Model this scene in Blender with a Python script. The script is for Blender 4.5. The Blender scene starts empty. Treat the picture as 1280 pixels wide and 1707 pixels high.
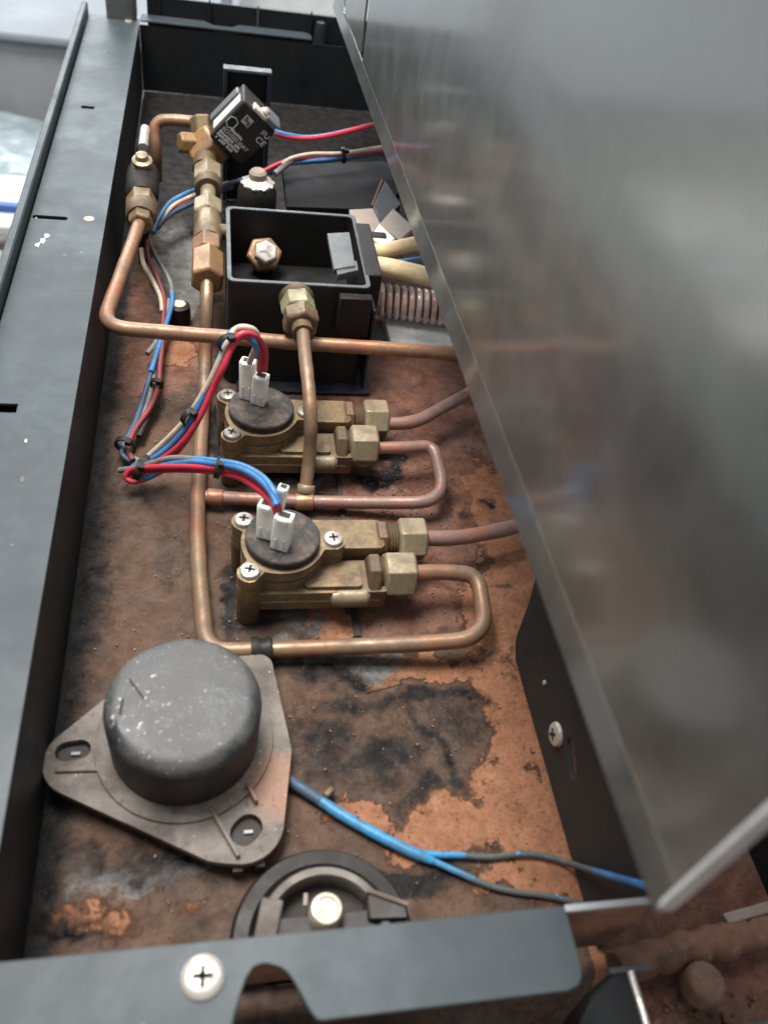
import bpy, bmesh, math, random
import numpy as np
from mathutils import Matrix, Vector, Quaternion
from mathutils.geometry import tessellate_polygon
random.seed(7)
PI = math.pi
S = bpy.context.scene
COL = S.collection

# ------------------------------------------------------------------ camera
FPX, CX, CY, HCAM = 1400.0, 640.0, 853.5, 0.33        # focal length (px of a 1280 x 1707 frame), height over tray floor
_x = np.array([6901.0, 0, FPX]); _x /= np.linalg.norm(_x)
_y = np.array([-284.0, -1543, FPX]); _y -= _y.dot(_x) * _x; _y /= np.linalg.norm(_y)
RM = np.stack([_x, _y, np.cross(_x, _y)], 0)          # world <- (right, down, forward)
_d = RM @ np.array([0, 0, 1.0])
CAM = np.array([_d[0] * HCAM / _d[2], _d[1] * HCAM / _d[2], HCAM])

def _ray(px, py): return RM @ np.array([(px - CX) / FPX, (py - CY) / FPX, 1.0])
def at(px, py, z=0.0):
    """point of the horizontal plane z seen at that place of the photograph"""
    r = _ray(px, py); p = CAM + r * ((z - CAM[2]) / r[2]); return Vector(p)
def aty(px, py, y):
    r = _ray(px, py); p = CAM + r * ((y - CAM[1]) / r[1]); return Vector(p)
def atx(px, py, x):
    r = _ray(px, py); p = CAM + r * ((x - CAM[0]) / r[0]); return Vector(p)

cd = bpy.data.cameras.new('camera'); cam = bpy.data.objects.new('camera', cd); COL.objects.link(cam)
cd.sensor_fit = 'VERTICAL'; cd.sensor_height = 36.0; cd.sensor_width = 27.0
cd.lens = FPX / 1707.0 * 36.0
cd.clip_start = 0.01; cd.clip_end = 60.0
m = Matrix.Identity(4)
for i in range(3):
    m[i][0] = RM[i, 0]; m[i][1] = -RM[i, 1]; m[i][2] = -RM[i, 2]; m[i][3] = CAM[i]
cam.matrix_world = m
cd.dof.use_dof = True; cd.dof.focus_distance = 0.46; cd.dof.aperture_fstop = 9.0
S.camera = cam

# ------------------------------------------------------------------ light
W = bpy.data.worlds.new('World'); S.world = W; W.use_nodes = True
bg = W.node_tree.nodes['Background']; bg.inputs[0].default_value = (0.90, 0.95, 1.0, 1); bg.inputs[1].default_value = 0.35
def area(name, loc, target, sx, sy, power, col):
    l = bpy.data.lights.new(name, 'AREA'); l.shape = 'RECTANGLE'; l.size = sx; l.size_y = sy; l.energy = power; l.color = col
    o = bpy.data.objects.new(name, l); COL.objects.link(o); o.location = loc
    o.rotation_euler = (Vector(target) - Vector(loc)).to_track_quat('-Z', 'Y').to_euler(); return o
area('workshop_lamp', (-0.36, 0.30, 1.45), (-0.02, 0.0, 0), 0.8, 0.45, 39.0, (1.0, 0.97, 0.93))
area('window_light', (-0.55, 2.7, 1.05), (-0.1, 0.2, 0), 1.7, 0.9, 42.0, (0.90, 0.96, 1.0))
S.view_settings.view_transform = 'Standard'; S.view_settings.look = 'None'
S.view_settings.exposure = 0.3; S.view_settings.gamma = 1.0
S.render.engine = 'CYCLES'; S.cycles.use_denoising = True; S.cycles.max_bounces = 8

# ------------------------------------------------------------------ materials
class NT:
    def __init__(s, name):
        s.m = bpy.data.materials.new(name); s.m.use_nodes = True
        s.t = s.m.node_tree; s.b = s.t.nodes['Principled BSDF']; s.n = s.t.nodes; s.l = s.t.links
        s.co = s.n.new('ShaderNodeTexCoord').outputs['Object']
    def noise(s, scale, detail=4, rough=0.6, dist=0.0, vec=None):
        n = s.n.new('ShaderNodeTexNoise'); n.inputs['Scale'].default_value = scale; n.inputs['Detail'].default_value = detail
        n.inputs['Roughness'].default_value = rough; n.inputs['Distortion'].default_value = dist
        s.l.new(vec or s.co, n.inputs['Vector']); return n.outputs['Fac']
    def ramp(s, fac, stops):
        r = s.n.new('ShaderNodeValToRGB'); e = r.color_ramp.elements
        while len(e) < len(stops): e.new(0.5)
        for k, (p, c) in enumerate(stops):
            e[k].position = p; e[k].color = (c, c, c, 1) if isinstance(c, (int, float)) else (*c, 1)
        s.l.new(fac, r.inputs[0]); return r.outputs[0]
    def mix(s, fac, a, b, mode='MIX'):
        n = s.n.new('ShaderNodeMix'); n.data_type = 'RGBA'; n.blend_type = mode
        for i, v in ((0, fac), (6, a), (7, b)):
            if hasattr(v, 'is_output'): s.l.new(v, n.inputs[i])
            elif isinstance(v, (int, float)): n.inputs[i].default_value = v if i == 0 else (v, v, v, 1)
            else: n.inputs[i].default_value = (*v, 1)
        return n.outputs[2]
    def math(s, op, a, b=0.0, c=0.0):
        n = s.n.new('ShaderNodeMath'); n.operation = op
        for i, v in enumerate((a, b, c)):
            if hasattr(v, 'is_output'): s.l.new(v, n.inputs[i])
            else: n.inputs[i].default_value = v
        return n.outputs[0]
    def attr(s, name):
        n = s.n.new('ShaderNodeAttribute'); n.attribute_name = name; return n.outputs['Fac']
    def out(s, color=None, rough=None, metal=None, bump=None, dist=0.0004, strength=0.5):
        for key, v in (('Base Color', color), ('Roughness', rough), ('Metallic', metal)):
            if v is None: continue
            if hasattr(v, 'is_output'): s.l.new(v, s.b.inputs[key])
            else: s.b.inputs[key].default_value = (*v, 1) if key == 'Base Color' else v
        if bump is not None:
            n = s.n.new('ShaderNodeBump'); n.inputs['Distance'].default_value = dist; n.inputs['Strength'].default_value = strength
            s.l.new(bump, n.inputs['Height']); s.l.new(n.outputs[0], s.b.inputs['Normal'])
        return s.m

def worn(name, base, dirt, amount=0.5, scale=60, rough=(0.35, 0.7), metal=0.0, spots=None, spot_amt=0.68, bump=0.0003, second=None, spec=0.5):
    """a surface of one colour, with dirt in irregular blotches, optional fine spots of a third colour"""
    t = NT(name)
    n1 = t.noise(scale, 6, 0.65, 0.4); n2 = t.noise(scale * 6, 3, 0.6)
    f = t.ramp(n1, [(0.5 - amount * 0.35, 0.0), (0.5 + (1 - amount) * 0.35, 1.0)])
    b0 = t.mix(t.ramp(n2, [(0.3, 0.0), (0.7, 1.0)]), tuple(c * 0.82 for c in base), tuple(min(1, c * 1.15) for c in base))
    if second is not None:
        n4 = t.noise(scale * 0.45, 4, 0.6, 0.6)
        b0 = t.mix(t.ramp(n4, [(0.50, 0.0), (0.62, 1.0)]), b0, second)
    c = t.mix(f, dirt, b0)
    if spots is not None:
        n3 = t.noise(scale * 9, 2, 0.5)
        cl = t.ramp(t.noise(scale * 0.7, 3, 0.6, 0.5), [(0.46, 0.05), (0.60, 1.0)])
        c = t.mix(t.math('MULTIPLY', cl, t.ramp(n3, [(spot_amt - 0.02, 0.0), (spot_amt + 0.05, 0.9)])), c, spots)
    r = t.ramp(n1, [(0.3, rough[1]), (0.7, rough[0])])
    mt = t.math('MULTIPLY', f, metal) if metal else 0.0
    t.b.inputs['Specular IOR Level'].default_value = spec
    return t.out(c, r, mt, t.math('ADD', n1, t.math('MULTIPLY', n2, 0.6)), bump, 0.6)

M = {}
M['flange'] = worn('grey_enamel', (0.054, 0.068, 0.076), (0.040, 0.050, 0.056), 0.5, 22, (0.42, 0.58), 0, (0.30, 0.31, 0.30), 0.735, 0.00008, None, 0.26)
M['black'] = worn('black_enamel', (0.009, 0.012, 0.016), (0.016, 0.016, 0.016), 0.4, 30, (0.42, 0.62), 0, (0.08, 0.07, 0.06), 0.735, 0.00008, None, 0.25)
M['bracket_black'] = worn('scuffed_black', (0.017, 0.022, 0.024), (0.030, 0.030, 0.029), 0.45, 40, (0.5, 0.7), 0, (0.12, 0.10, 0.085), 0.71, 0.00012, None, 0.3)
M['matte_black'] = worn('sooty_black', (0.007, 0.008, 0.010), (0.014, 0.012, 0.011), 0.4, 40, (0.5, 0.75), 0, (0.10, 0.09, 0.08), 0.74, 0.0001, None, 0.12)
M['box_black'] = worn('satin_black', (0.010, 0.011, 0.012), (0.018, 0.016, 0.014), 0.35, 45, (0.38, 0.6), 0, (0.07, 0.065, 0.06), 0.745, 0.00008, None, 0.3)
M['rim_edge'] = worn('worn_edge', (0.085, 0.095, 0.105), (0.05, 0.055, 0.06), 0.5, 80, (0.4, 0.6), 0)
M['plastic_black'] = worn('black_plastic', (0.009, 0.009, 0.010), (0.022, 0.018, 0.015), 0.35, 70, (0.40, 0.65), 0, (0.10, 0.09, 0.08), 0.75, 0.0003, None, 0.25)
M['navy'] = worn('blue_black_sheet', (0.012, 0.014, 0.032), (0.02, 0.02, 0.024), 0.4, 60, (0.22, 0.5), 0, (0.12, 0.15, 0.24), 0.74, 0.0001)
M['cap'] = worn('dusty_plastic', (0.020, 0.024, 0.026), (0.105, 0.098, 0.090), 0.66, 60, (0.34, 0.75), 0, (0.50, 0.47, 0.42), 0.655, 0.0005, (0.036, 0.042, 0.046), 0.5)
M['capside'] = worn('dusty_plastic_side', (0.012, 0.012, 0.012), (0.034, 0.027, 0.022), 0.6, 50, (0.4, 0.7), 0, (0.16, 0.13, 0.1), 0.73, 0.00018)
M['dustplate'] = worn('grimed_plastic', (0.165, 0.145, 0.125), (0.075, 0.060, 0.050), 0.45, 45, (0.5, 0.8), 0, (0.42, 0.38, 0.33), 0.73, 0.0003)
M['dustorange'] = worn('rust_dusted', (0.30, 0.17, 0.115), (0.15, 0.11, 0.09), 0.5, 60, (0.6, 0.85), 0)
M['copper'] = worn('aged_copper', (0.36, 0.190, 0.105), (0.125, 0.080, 0.054), 0.56, 62, (0.34, 0.6), 0.55, (0.24, 0.27, 0.20), 0.74, 0.00022, (0.42, 0.155, 0.085))
M['copper_tan'] = worn('dull_copper', (0.29, 0.185, 0.108), (0.115, 0.080, 0.055), 0.58, 55, (0.36, 0.6), 0.5, (0.2, 0.22, 0.16), 0.73, 0.00022, (0.36, 0.155, 0.088))
M['copper_pink'] = worn('pinkish_copper', (0.36, 0.205, 0.165), (0.18, 0.115, 0.095), 0.45, 80, (0.34, 0.6), 0.5, (0.5, 0.42, 0.38), 0.75, 0.00022, (0.42, 0.17, 0.10))
M['brass'] = worn('grimy_brass', (0.265, 0.190, 0.098), (0.085, 0.056, 0.034), 0.54, 75, (0.32, 0.72), 0.55, (0.05, 0.035, 0.025), 0.66, 0.0004, (0.155, 0.088, 0.050))
M['brass_light'] = worn('brass_nut', (0.40, 0.335, 0.215), (0.17, 0.125, 0.075), 0.40, 85, (0.32, 0.62), 0.6, (0.08, 0.06, 0.04), 0.72, 0.0002)
M['brass_dark'] = worn('brown_brass', (0.19, 0.125, 0.065), (0.06, 0.042, 0.03), 0.5, 70, (0.4, 0.75), 0.4, None, 0.7, 0.0003)
M['brass_orange'] = worn('orange_brass', (0.38, 0.215, 0.095), (0.15, 0.085, 0.050), 0.55, 80, (0.34, 0.6), 0.55)
M['verdigris'] = worn('greened_brass', (0.36, 0.36, 0.22), (0.16, 0.135, 0.075), 0.45, 90, (0.4, 0.7), 0.35, (0.42, 0.55, 0.42), 0.66)
M['zinc'] = worn('zinc_screw', (0.62, 0.60, 0.56), (0.34, 0.30, 0.26), 0.35, 150, (0.22, 0.45), 0.85)
M['zinc_warm'] = worn('dulled_bolt', (0.66, 0.62, 0.54), (0.40, 0.36, 0.28), 0.35, 110, (0.3, 0.5), 0.6)
M['screw_dull'] = worn('grimed_screw', (0.36, 0.33, 0.29), (0.15, 0.12, 0.10), 0.5, 140, (0.35, 0.6), 0.6)
M['slot_dark'] = worn('grimy_recess', (0.02, 0.018, 0.016), (0.035, 0.026, 0.02), 0.5, 60, (0.6, 0.9), 0)
M['conn_white'] = worn('white_nylon', (0.90, 0.89, 0.85), (0.78, 0.75, 0.68), 0.28, 90, (0.4, 0.55), 0)
M['red'] = worn('red_pvc', (0.68, 0.035, 0.08), (0.42, 0.03, 0.05), 0.28, 90, (0.32, 0.5), 0)
M['blue'] = worn('blue_pvc', (0.055, 0.24, 0.56), (0.04, 0.14, 0.30), 0.30, 90, (0.32, 0.5), 0)
M['white'] = worn('cream_pvc', (0.62, 0.54, 0.42), (0.38, 0.30, 0.22), 0.35, 90, (0.35, 0.55), 0)
M['grey'] = worn('grey_pvc', (0.22, 0.22, 0.21), (0.12, 0.11, 0.10), 0.4, 90, (0.4, 0.6), 0)
M['red_dirty'] = worn('grimed_red_pvc', (0.30, 0.035, 0.04), (0.10, 0.04, 0.035), 0.45, 110, (0.4, 0.65), 0)
M['blue_dirty'] = worn('grimed_blue_pvc', (0.035, 0.11, 0.22), (0.05, 0.06, 0.07), 0.5, 110, (0.4, 0.65), 0)
M['cable_blue'] = worn('sky_blue_sheath', (0.035, 0.32, 0.66), (0.05, 0.11, 0.15), 0.30, 60, (0.34, 0.6), 0, (0.10, 0.09, 0.075), 0.68)
M['cable_grime'] = worn('grimed_sheath', (0.05, 0.085, 0.095), (0.09, 0.07, 0.055), 0.5, 90, (0.5, 0.8), 0, (0.04, 0.28, 0.52), 0.62)
M['sleeve'] = worn('yellowed_sleeve', (0.80, 0.66, 0.42), (0.62, 0.40, 0.18), 0.6, 34, (0.5, 0.7), 0, (0.28, 0.15, 0.07), 0.72, 0.0004, (0.72, 0.62, 0.44))
M['coil_wire'] = worn('varnished_coil', (0.82, 0.66, 0.62), (0.46, 0.25, 0.21), 0.55, 70, (0.12, 0.26), 0.4)
M['pale_plate'] = worn('pale_sheet', (0.72, 0.74, 0.73), (0.56, 0.56, 0.54), 0.7, 40, (0.35, 0.55), 0, (0.05, 0.05, 0.05), 0.76)
M['beige_plate'] = worn('beige_board', (0.34, 0.285, 0.235), (0.25, 0.19, 0.15), 0.4, 30, (0.4, 0.6), 0)
M['clip_grey'] = worn('smoked_plastic', (0.12, 0.13, 0.13), (0.075, 0.08, 0.08), 0.4, 60, (0.3, 0.5), 0)
M['print'] = worn('white_print', (0.62, 0.64, 0.62), (0.5, 0.5, 0.5), 0.3, 60, (0.6, 0.7), 0)
M['clip_print'] = worn('grey_print', (0.34, 0.36, 0.35), (0.28, 0.3, 0.29), 0.3, 60, (0.6, 0.7), 0)
M['label_white'] = worn('label_film', (0.66, 0.66, 0.64), (0.5, 0.5, 0.49), 0.3, 60, (0.3, 0.5), 0)
M['rust_bed'] = worn('rust_crust', (0.26, 0.125, 0.072), (0.070, 0.040, 0.028), 0.52, 38, (0.55, 0.9), 0, (0.40, 0.22, 0.13), 0.68, 0.0014, (0.30, 0.145, 0.08))
M['rust_bolt'] = worn('rusty_bolt', (0.26, 0.15, 0.095), (0.13, 0.075, 0.05), 0.5, 70, (0.5, 0.8), 0, (0.45, 0.32, 0.22), 0.68, 0.0006)
M['steel_dull'] = worn('dull_steel', (0.33, 0.332, 0.34), (0.27, 0.27, 0.276), 0.4, 5, (0.45, 0.6), 0.15)
M['wall_pale'] = worn('pale_paint', (0.26, 0.28, 0.31), (0.22, 0.235, 0.26), 0.4, 3, (0.5, 0.7), 0)
M['bench'] = worn('bench_laminate', (0.80, 0.79, 0.76), (0.72, 0.72, 0.70), 0.4, 6, (0.4, 0.6), 0)
M['white_bg'] = worn('bright_enamel', (0.74, 0.75, 0.74), (0.66, 0.67, 0.66), 0.4, 5, (0.35, 0.5), 0)
M['blue_bg'] = worn('blue_edge', (0.03, 0.12, 0.45), (0.03, 0.10, 0.33), 0.4, 10, (0.4, 0.6), 0)
M['shop_floor'] = worn('dark_tiles', (0.060, 0.070, 0.078), (0.045, 0.05, 0.055), 0.4, 4, (0.4, 0.6), 0)
M['film'] = worn('milky_film', (0.42, 0.50, 0.52), (0.26, 0.33, 0.36), 0.45, 14, (0.25, 0.45), 0)

t = NT('dome_plate'); gp = t.n.new('ShaderNodeNewGeometry').outputs['Position']
vd = t.n.new('ShaderNodeVectorMath'); vd.operation = 'DISTANCE'; t.l.new(gp, vd.inputs[0]); vd.inputs[1].default_value = tuple(at(474, 1310, .0105))
n1 = t.noise(45, 6, 0.65, 0.4); n2 = t.noise(330, 3, 0.6); n3 = t.noise(420, 2, 0.5)
c = t.mix(t.ramp(n1, [(0.38, 0.0), (0.62, 1.0)]), (0.070, 0.055, 0.045), (0.175, 0.150, 0.128))
k = t.math('ADD', t.math('MULTIPLY', vd.outputs['Value'], -42.0), t.math('ADD', 0.55, n1))
c = t.mix(t.ramp(k, [(0.42, 0.0), (0.70, 0.8)]), c, (0.28, 0.150, 0.095))
c = t.mix(t.ramp(n2, [(0.30, 0.6), (0.44, 0.0)]), c, (0.05, 0.042, 0.036))
c = t.mix(t.ramp(n3, [(0.71, 0.0), (0.75, 0.8)]), c, (0.45, 0.41, 0.36))
M['dome_plate'] = t.out(c, 0.68, 0.0, t.math('ADD', n1, n2), 0.0005, 0.8)

M['conn_white'].node_tree.nodes['Principled BSDF'].inputs['Subsurface Weight'].default_value = 0.7
M['conn_white'].node_tree.nodes['Principled BSDF'].inputs['Subsurface Radius'].default_value = (0.006, 0.006, 0.005)
M['conn_white'].node_tree.nodes['Principled BSDF'].inputs['Subsurface Scale'].default_value = 1.0
# stainless cover: satin, a little smudged
t = NT('satin_stainless')
mp = t.n.new('ShaderNodeMapping'); mp.inputs['Scale'].default_value = (1, 0.05, 3.0); t.l.new(t.co, mp.inputs[0])
n1 = t.noise(9, 4, 0.6); n2 = t.noise(38, 5, 0.68, 0.5); grain = t.noise(420, 3, 0.6, 0, mp.outputs[0])
colr = t.mix(n1, (0.445, 0.450, 0.430), (0.510, 0.512, 0.488))
t.out(colr, t.math('ADD', 0.30, t.math('ADD', t.math('MULTIPLY', n2, 0.12), t.math('MULTIPLY', grain, 0.02))), 1.0)
b2 = t.n.new('ShaderNodeBsdfPrincipled'); b2.inputs['Metallic'].default_value = 1.0
t.l.new(colr, b2.inputs['Base Color']); t.l.new(t.math('ADD', 0.085, t.math('MULTIPLY', n2, 0.11)), b2.inputs['Roughness'])
ms = t.n.new('ShaderNodeMixShader'); t.l.new(t.ramp(n2, [(0.3, 0.40), (0.68, 0.22)]), ms.inputs[0])
t.l.new(t.b.outputs[0], ms.inputs[1]); t.l.new(b2.outputs[0], ms.inputs[2])
t.l.new(ms.outputs[0], t.n['Material Output'].inputs['Surface'])
M['stainless'] = t.m

# tray floor: layers of coating, rust and oil, plus shade painted into the black mask; the masks are laid on the sheet as vertex attributes
t = NT('tray_floor')
big = t.noise(26, 6, 0.65, 0.5); mid = t.noise(110, 5, 0.65, 0.3); fine = t.noise(520, 3, 0.6); grit = t.noise(1150, 2, 0.5)
wob = t.math('MULTIPLY', t.math('SUBTRACT', t.noise(190, 6, 0.72, 0.8), 0.5), 0.85)
wob2 = t.math('MULTIPLY', t.math('SUBTRACT', t.noise(150, 6, 0.75, 1.2), 0.5), 1.0)
def mask(a, w, lo, hi): return t.ramp(t.math('ADD', t.attr(a), w), [(lo, 0.0), (hi, 1.0)])
base = t.mix(t.ramp(mid, [(0.32, 0.0), (0.68, 1.0)]), (0.038, 0.025, 0.019), (0.096, 0.065, 0.049))
base = t.mix(t.ramp(big, [(0.42, 0.0), (0.62, 1.0)]), base, t.mix(mid, (0.058, 0.034, 0.024), (0.140, 0.080, 0.052)))
red = t.mix(t.ramp(mid, [(0.30, 0.0), (0.68, 1.0)]), (0.075, 0.034, 0.025), (0.215, 0.098, 0.064))
red = t.mix(t.ramp(big, [(0.45, 0.0), (0.66, 0.6)]), red, (0.165, 0.105, 0.082))
ora = t.mix(t.ramp(mid, [(0.30, 0.0), (0.65, 1.0)]), (0.185, 0.080, 0.042), (0.305, 0.142, 0.078))
gry = t.mix(t.ramp(mid, [(0.30, 0.0), (0.68, 1.0)]), (0.070, 0.066, 0.062), (0.165, 0.158, 0.150))
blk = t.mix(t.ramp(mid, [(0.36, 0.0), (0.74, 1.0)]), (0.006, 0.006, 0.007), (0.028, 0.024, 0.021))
t.b.inputs['Specular IOR Level'].default_value = 0.14
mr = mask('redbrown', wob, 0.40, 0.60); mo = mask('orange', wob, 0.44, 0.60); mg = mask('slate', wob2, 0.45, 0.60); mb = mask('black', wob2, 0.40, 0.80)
c = t.mix(mr, base, red); c = t.mix(mo, c, ora); ed = t.math('MULTIPLY', t.math('MULTIPLY', mo, t.math('SUBTRACT', 1.0, mo)), t.ramp(big, [(0.44, 0.0), (0.56, 2.2)]))
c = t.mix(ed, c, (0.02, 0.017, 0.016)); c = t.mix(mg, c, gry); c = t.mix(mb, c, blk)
c = t.mix(t.ramp(t.noise(240, 5, 0.7, 0.6), [(0.62, 0.0), (0.70, 0.75)]), c, (0.028, 0.023, 0.02))
c = t.mix(t.ramp(fine, [(0.30, 0.55), (0.46, 0.0)]), c, (0.040, 0.028, 0.022))
c = t.mix(t.ramp(grit, [(0.735, 0.0), (0.77, 0.8)]), c, (0.46, 0.38, 0.30))
h = t.math('ADD', t.math('MULTIPLY', mo, 0.9), t.math('ADD', t.math('MULTIPLY', mid, 1.1), t.math('MULTIPLY', fine, 0.7)))
h = t.math('ADD', h, t.math('MULTIPLY', mb, 0.35))
M['floor'] = t.out(c, t.ramp(mid, [(0.3, 0.80), (0.7, 0.50)]), 0.0, h, 0.0009, 0.85)

# ------------------------------------------------------------------ mesh helpers
ROOT = {}       # object -> world offset of its local frame
def mesh_obj(name, verts, faces, mat, parent=None, smooth=35):
    off = ROOT.get(parent, Vector((0, 0, 0)))
    me = bpy.data.meshes.new(name)
    me.from_pydata([tuple(Vector(v) - off) for v in verts], [], faces); me.update()
    bm = bmesh.new(); bm.from_mesh(me); bmesh.ops.recalc_face_normals(bm, faces=bm.faces); bm.to_mesh(me); bm.free()
    if smooth:
        for p in me.polygons: p.use_smooth = True
        me.set_sharp_from_angle(angle=math.radians(smooth))
    me.materials.append(M[mat] if isinstance(mat, str) else mat)
    o = bpy.data.objects.new(name, me); COL.objects.link(o)
    if parent is not None: o.parent = parent
    ROOT[o] = off
    return o
def bevel(o, w, seg=2, ang=35):
    b = o.modifiers.new('edge', 'BEVEL'); b.width = w; b.segments = seg; b.limit_method = 'ANGLE'; b.angle_limit = math.radians(ang)
    b.harden_normals = False
    return o
def thing(name, label, cat, loc=(0, 0, 0), group=None):
    o = bpy.data.objects.new(name, None); COL.objects.link(o); o.location = loc; o.empty_display_size = 0.01
    o['label'] = label; o['category'] = cat
    if group: o['group'] = group
    ROOT[o] = Vector(loc); return o
def tag(o, label, cat, group=None):
    o['label'] = label; o['category'] = cat
    if group: o['group'] = group
    return o
class G:
    """geometry collector in world coordinates"""
    def __init__(s): s.v = []; s.f = []
    def add(s, v, f):
        k = len(s.v); s.v += [Vector(p) for p in v]; s.f += [tuple(i + k for i in q) for q in f]; return s
    def box(s, c, d, mx=None):
        c = Vector(c); v = []
        for x in (-.5, .5):
            for y in (-.5, .5):
                for z in (-.5, .5):
                    p = Vector((x * d[0], y * d[1], z * d[2])); v.append(c + (mx @ p if mx else p))
        return s.add(v, [(0, 1, 3, 2), (4, 6, 7, 5), (0, 4, 5, 1), (2, 3, 7, 6), (0, 2, 6, 4), (1, 5, 7, 3)])
    def lathe(s, prof, c, axis=(0, 0, 1), n=32, phase=0.0, closed=False):
        """prof: (radius, height) along axis; rings of n points"""
        c = Vector(c); q = Vector((0, 0, 1)).rotation_difference(Vector(axis).normalized())
        v = []; f = []
        for r, h in prof:
            for k in range(n):
                a = phase + 2 * PI * k / n
                v.append(c + q @ Vector((r * math.cos(a), r * math.sin(a), h)))
        L = len(prof)
        for i in range(L - 1 + (1 if closed else 0)):
            j = (i + 1) % L
            for k in range(n):
                k2 = (k + 1) % n
                f.append((i * n + k, i * n + k2, j * n + k2, j * n + k))
        if not closed:
            f.append(tuple(range(n))[::-1]); f.append(tuple((L - 1) * n + k for k in range(n)))
        return s.add(v, f)
    def hexa(s, r, h0, h1, c, axis, phase=0.3, ch=0.0012):
        return s.lathe([(r * 0.86, h0), (r, h0 + ch), (r, h1 - ch), (r * 0.86, h1)], c, axis, 6, phase)
    def tube(s, pts, r, n=12, cap=True):
        pts = [Vector(p) for p in pts]; L = len(pts); rs = r if isinstance(r, (list, tuple)) else [r] * L
        tang = []
        for i in range(L):
            a = pts[max(0, i - 1)]; b = pts[min(L - 1, i + 1)]; tang.append((b - a).normalized())
        u = tang[0].orthogonal().normalized(); v = []; f = []
        for i in range(L):
            if i: u = tang[i - 1].rotation_difference(tang[i]) @ u
            w = tang[i].cross(u).normalized(); u = w.cross(tang[i]).normalized()
            for k in range(n):
                a = 2 * PI * k / n; v.append(pts[i] + (u * math.cos(a) + w * math.sin(a)) * rs[i])
        for i in range(L - 1):
            for k in range(n):
                k2 = (k + 1) % n; f.append((i * n + k, i * n + k2, (i + 1) * n + k2, (i + 1) * n + k))
        if cap: f.append(tuple(range(n))[::-1]); f.append(tuple((L - 1) * n + k for k in range(n)))
        return s.add(v, f)
    def plate(s, outer, holes, z0, z1, mx=None):
        """extruded outline with holes; mx maps (x, y, z) to world"""
        loops = [[Vector((p[0], p[1], 0)) for p in l] for l in [outer] + list(holes)]
        flat = [p for l in loops for p in l]; n = len(flat)
        if len(loops) == 1: tris = [tuple(q) for q in tessellate_polygon(loops)]
        else:
            bm = bmesh.new(); es = []
            for l in loops:
                vs = [bm.verts.new(p) for p in l]; es += [bm.edges.new((vs[i], vs[(i + 1) % len(vs)])) for i in range(len(vs))]
            bm.verts.index_update()
            bmesh.ops.triangle_fill(bm, use_beauty=True, edges=es, normal=(0, 0, 1))
            bm.verts.index_update(); tris = [tuple(v_.index for v_ in f_.verts) for f_ in bm.faces]; bm.free()
        mm = mx or Matrix.Identity(4)
        v = [mm @ Vector((p.x, p.y, z0)) for p in flat] + [mm @ Vector((p.x, p.y, z1)) for p in flat]
        f = [tuple(q) for q in tris] + [tuple(i + n for i in q)[::-1] for q in tris]
        k = 0
        for l in loops:
            for i in range(len(l)):
                j = (i + 1) % len(l); f.append((k + i, k + j, k + j + n, k + i + n))
            k += len(l)
        return s.add(v, f)
    def build(s, name, mat, parent=None, smooth=35, bev=0, seg=2):
        o = mesh_obj(name, s.v, s.f, mat, parent, smooth)
        if bev: bevel(o, bev, seg)
        return o
    def clampy(s, y):
        for p in s.v: p.y = max(p.y, y)
        return s
    def xf(s, mx):
        s.v = [mx @ p for p in s.v]; return s

def fillet(pts, d, n=8):
    """polyline with its corners rounded (d: cut-back distance)"""
    pts = [Vector(p) for p in pts]; ds = d if isinstance(d, (list, tuple)) else [d] * len(pts)
    out = [pts[0]]
    for i in range(1, len(pts) - 1):
        a, b, c = pts[i - 1], pts[i], pts[i + 1]
        k = min(ds[i], (a - b).length * 0.49, (c - b).length * 0.49)
        p = b + (a - b).normalized() * k; q = b + (c - b).normalized() * k
        for j in range(n + 1):
            u = j / n; out.append(p * (1 - u) ** 2 + b * 2 * u * (1 - u) + q * u * u)
    out.append(pts[-1])
    res = [out[0]]
    for p in out[1:]:
        g = (p - res[-1]).length
        if g < 1e-5: continue
        res.append(p)
    return res
def resample(pts, step=0.004):
    out = [pts[0]]
    for a, b in zip(pts, pts[1:]):
        k = max(1, int((b - a).length / step))
        out += [a.lerp(b, (j + 1) / k) for j in range(k)]
    return out
def spline(pts, n=9):
    pts = [Vector(p) for p in pts]; P = [pts[0] * 2 - pts[1]] + pts + [pts[-1] * 2 - pts[-2]]; out = []
    for i in range(1, len(P) - 2):
        a, b, c, e = P[i - 1:i + 3]
        for j in range(n):
            u = j / n
            out.append(0.5 * ((2 * b) + (c - a) * u + (2 * a - 5 * b + 4 * c - e) * u * u + (3 * b - a - 3 * c + e) * u ** 3))
    out.append(pts[-1]); return out
def px(*l): return [at(*p) for p in l]
def circ(x, y, r, n=24, a0=0, a1=2 * PI):
    full = abs(a1 - a0 - 2 * PI) < 1e-6
    return [(x + r * math.cos(a0 + (a1 - a0) * k / (n if full else n - 1)), y + r * math.sin(a0 + (a1 - a0) * k / (n if full else n - 1))) for k in range(n)]
def slot(x0, y0, x1, y1, r, n=8):
    a = math.atan2(y1 - y0, x1 - x0)
    return circ(x1, y1, r, n, a - PI / 2, a + PI / 2) + circ(x0, y0, r, n, a + PI / 2, a + 3 * PI / 2)
def hull(pts):
    pts = sorted(set((round(a, 6), round(b, 6)) for a, b in pts))
    def half(p):
        o = []
        for q in p:
            while len(o) > 1 and (o[-1][0] - o[-2][0]) * (q[1] - o[-2][1]) - (o[-1][1] - o[-2][1]) * (q[0] - o[-2][0]) <= 0: o.pop()
            o.append(q)
        return o[:-1]
    return half(pts) + half(pts[::-1])
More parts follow.
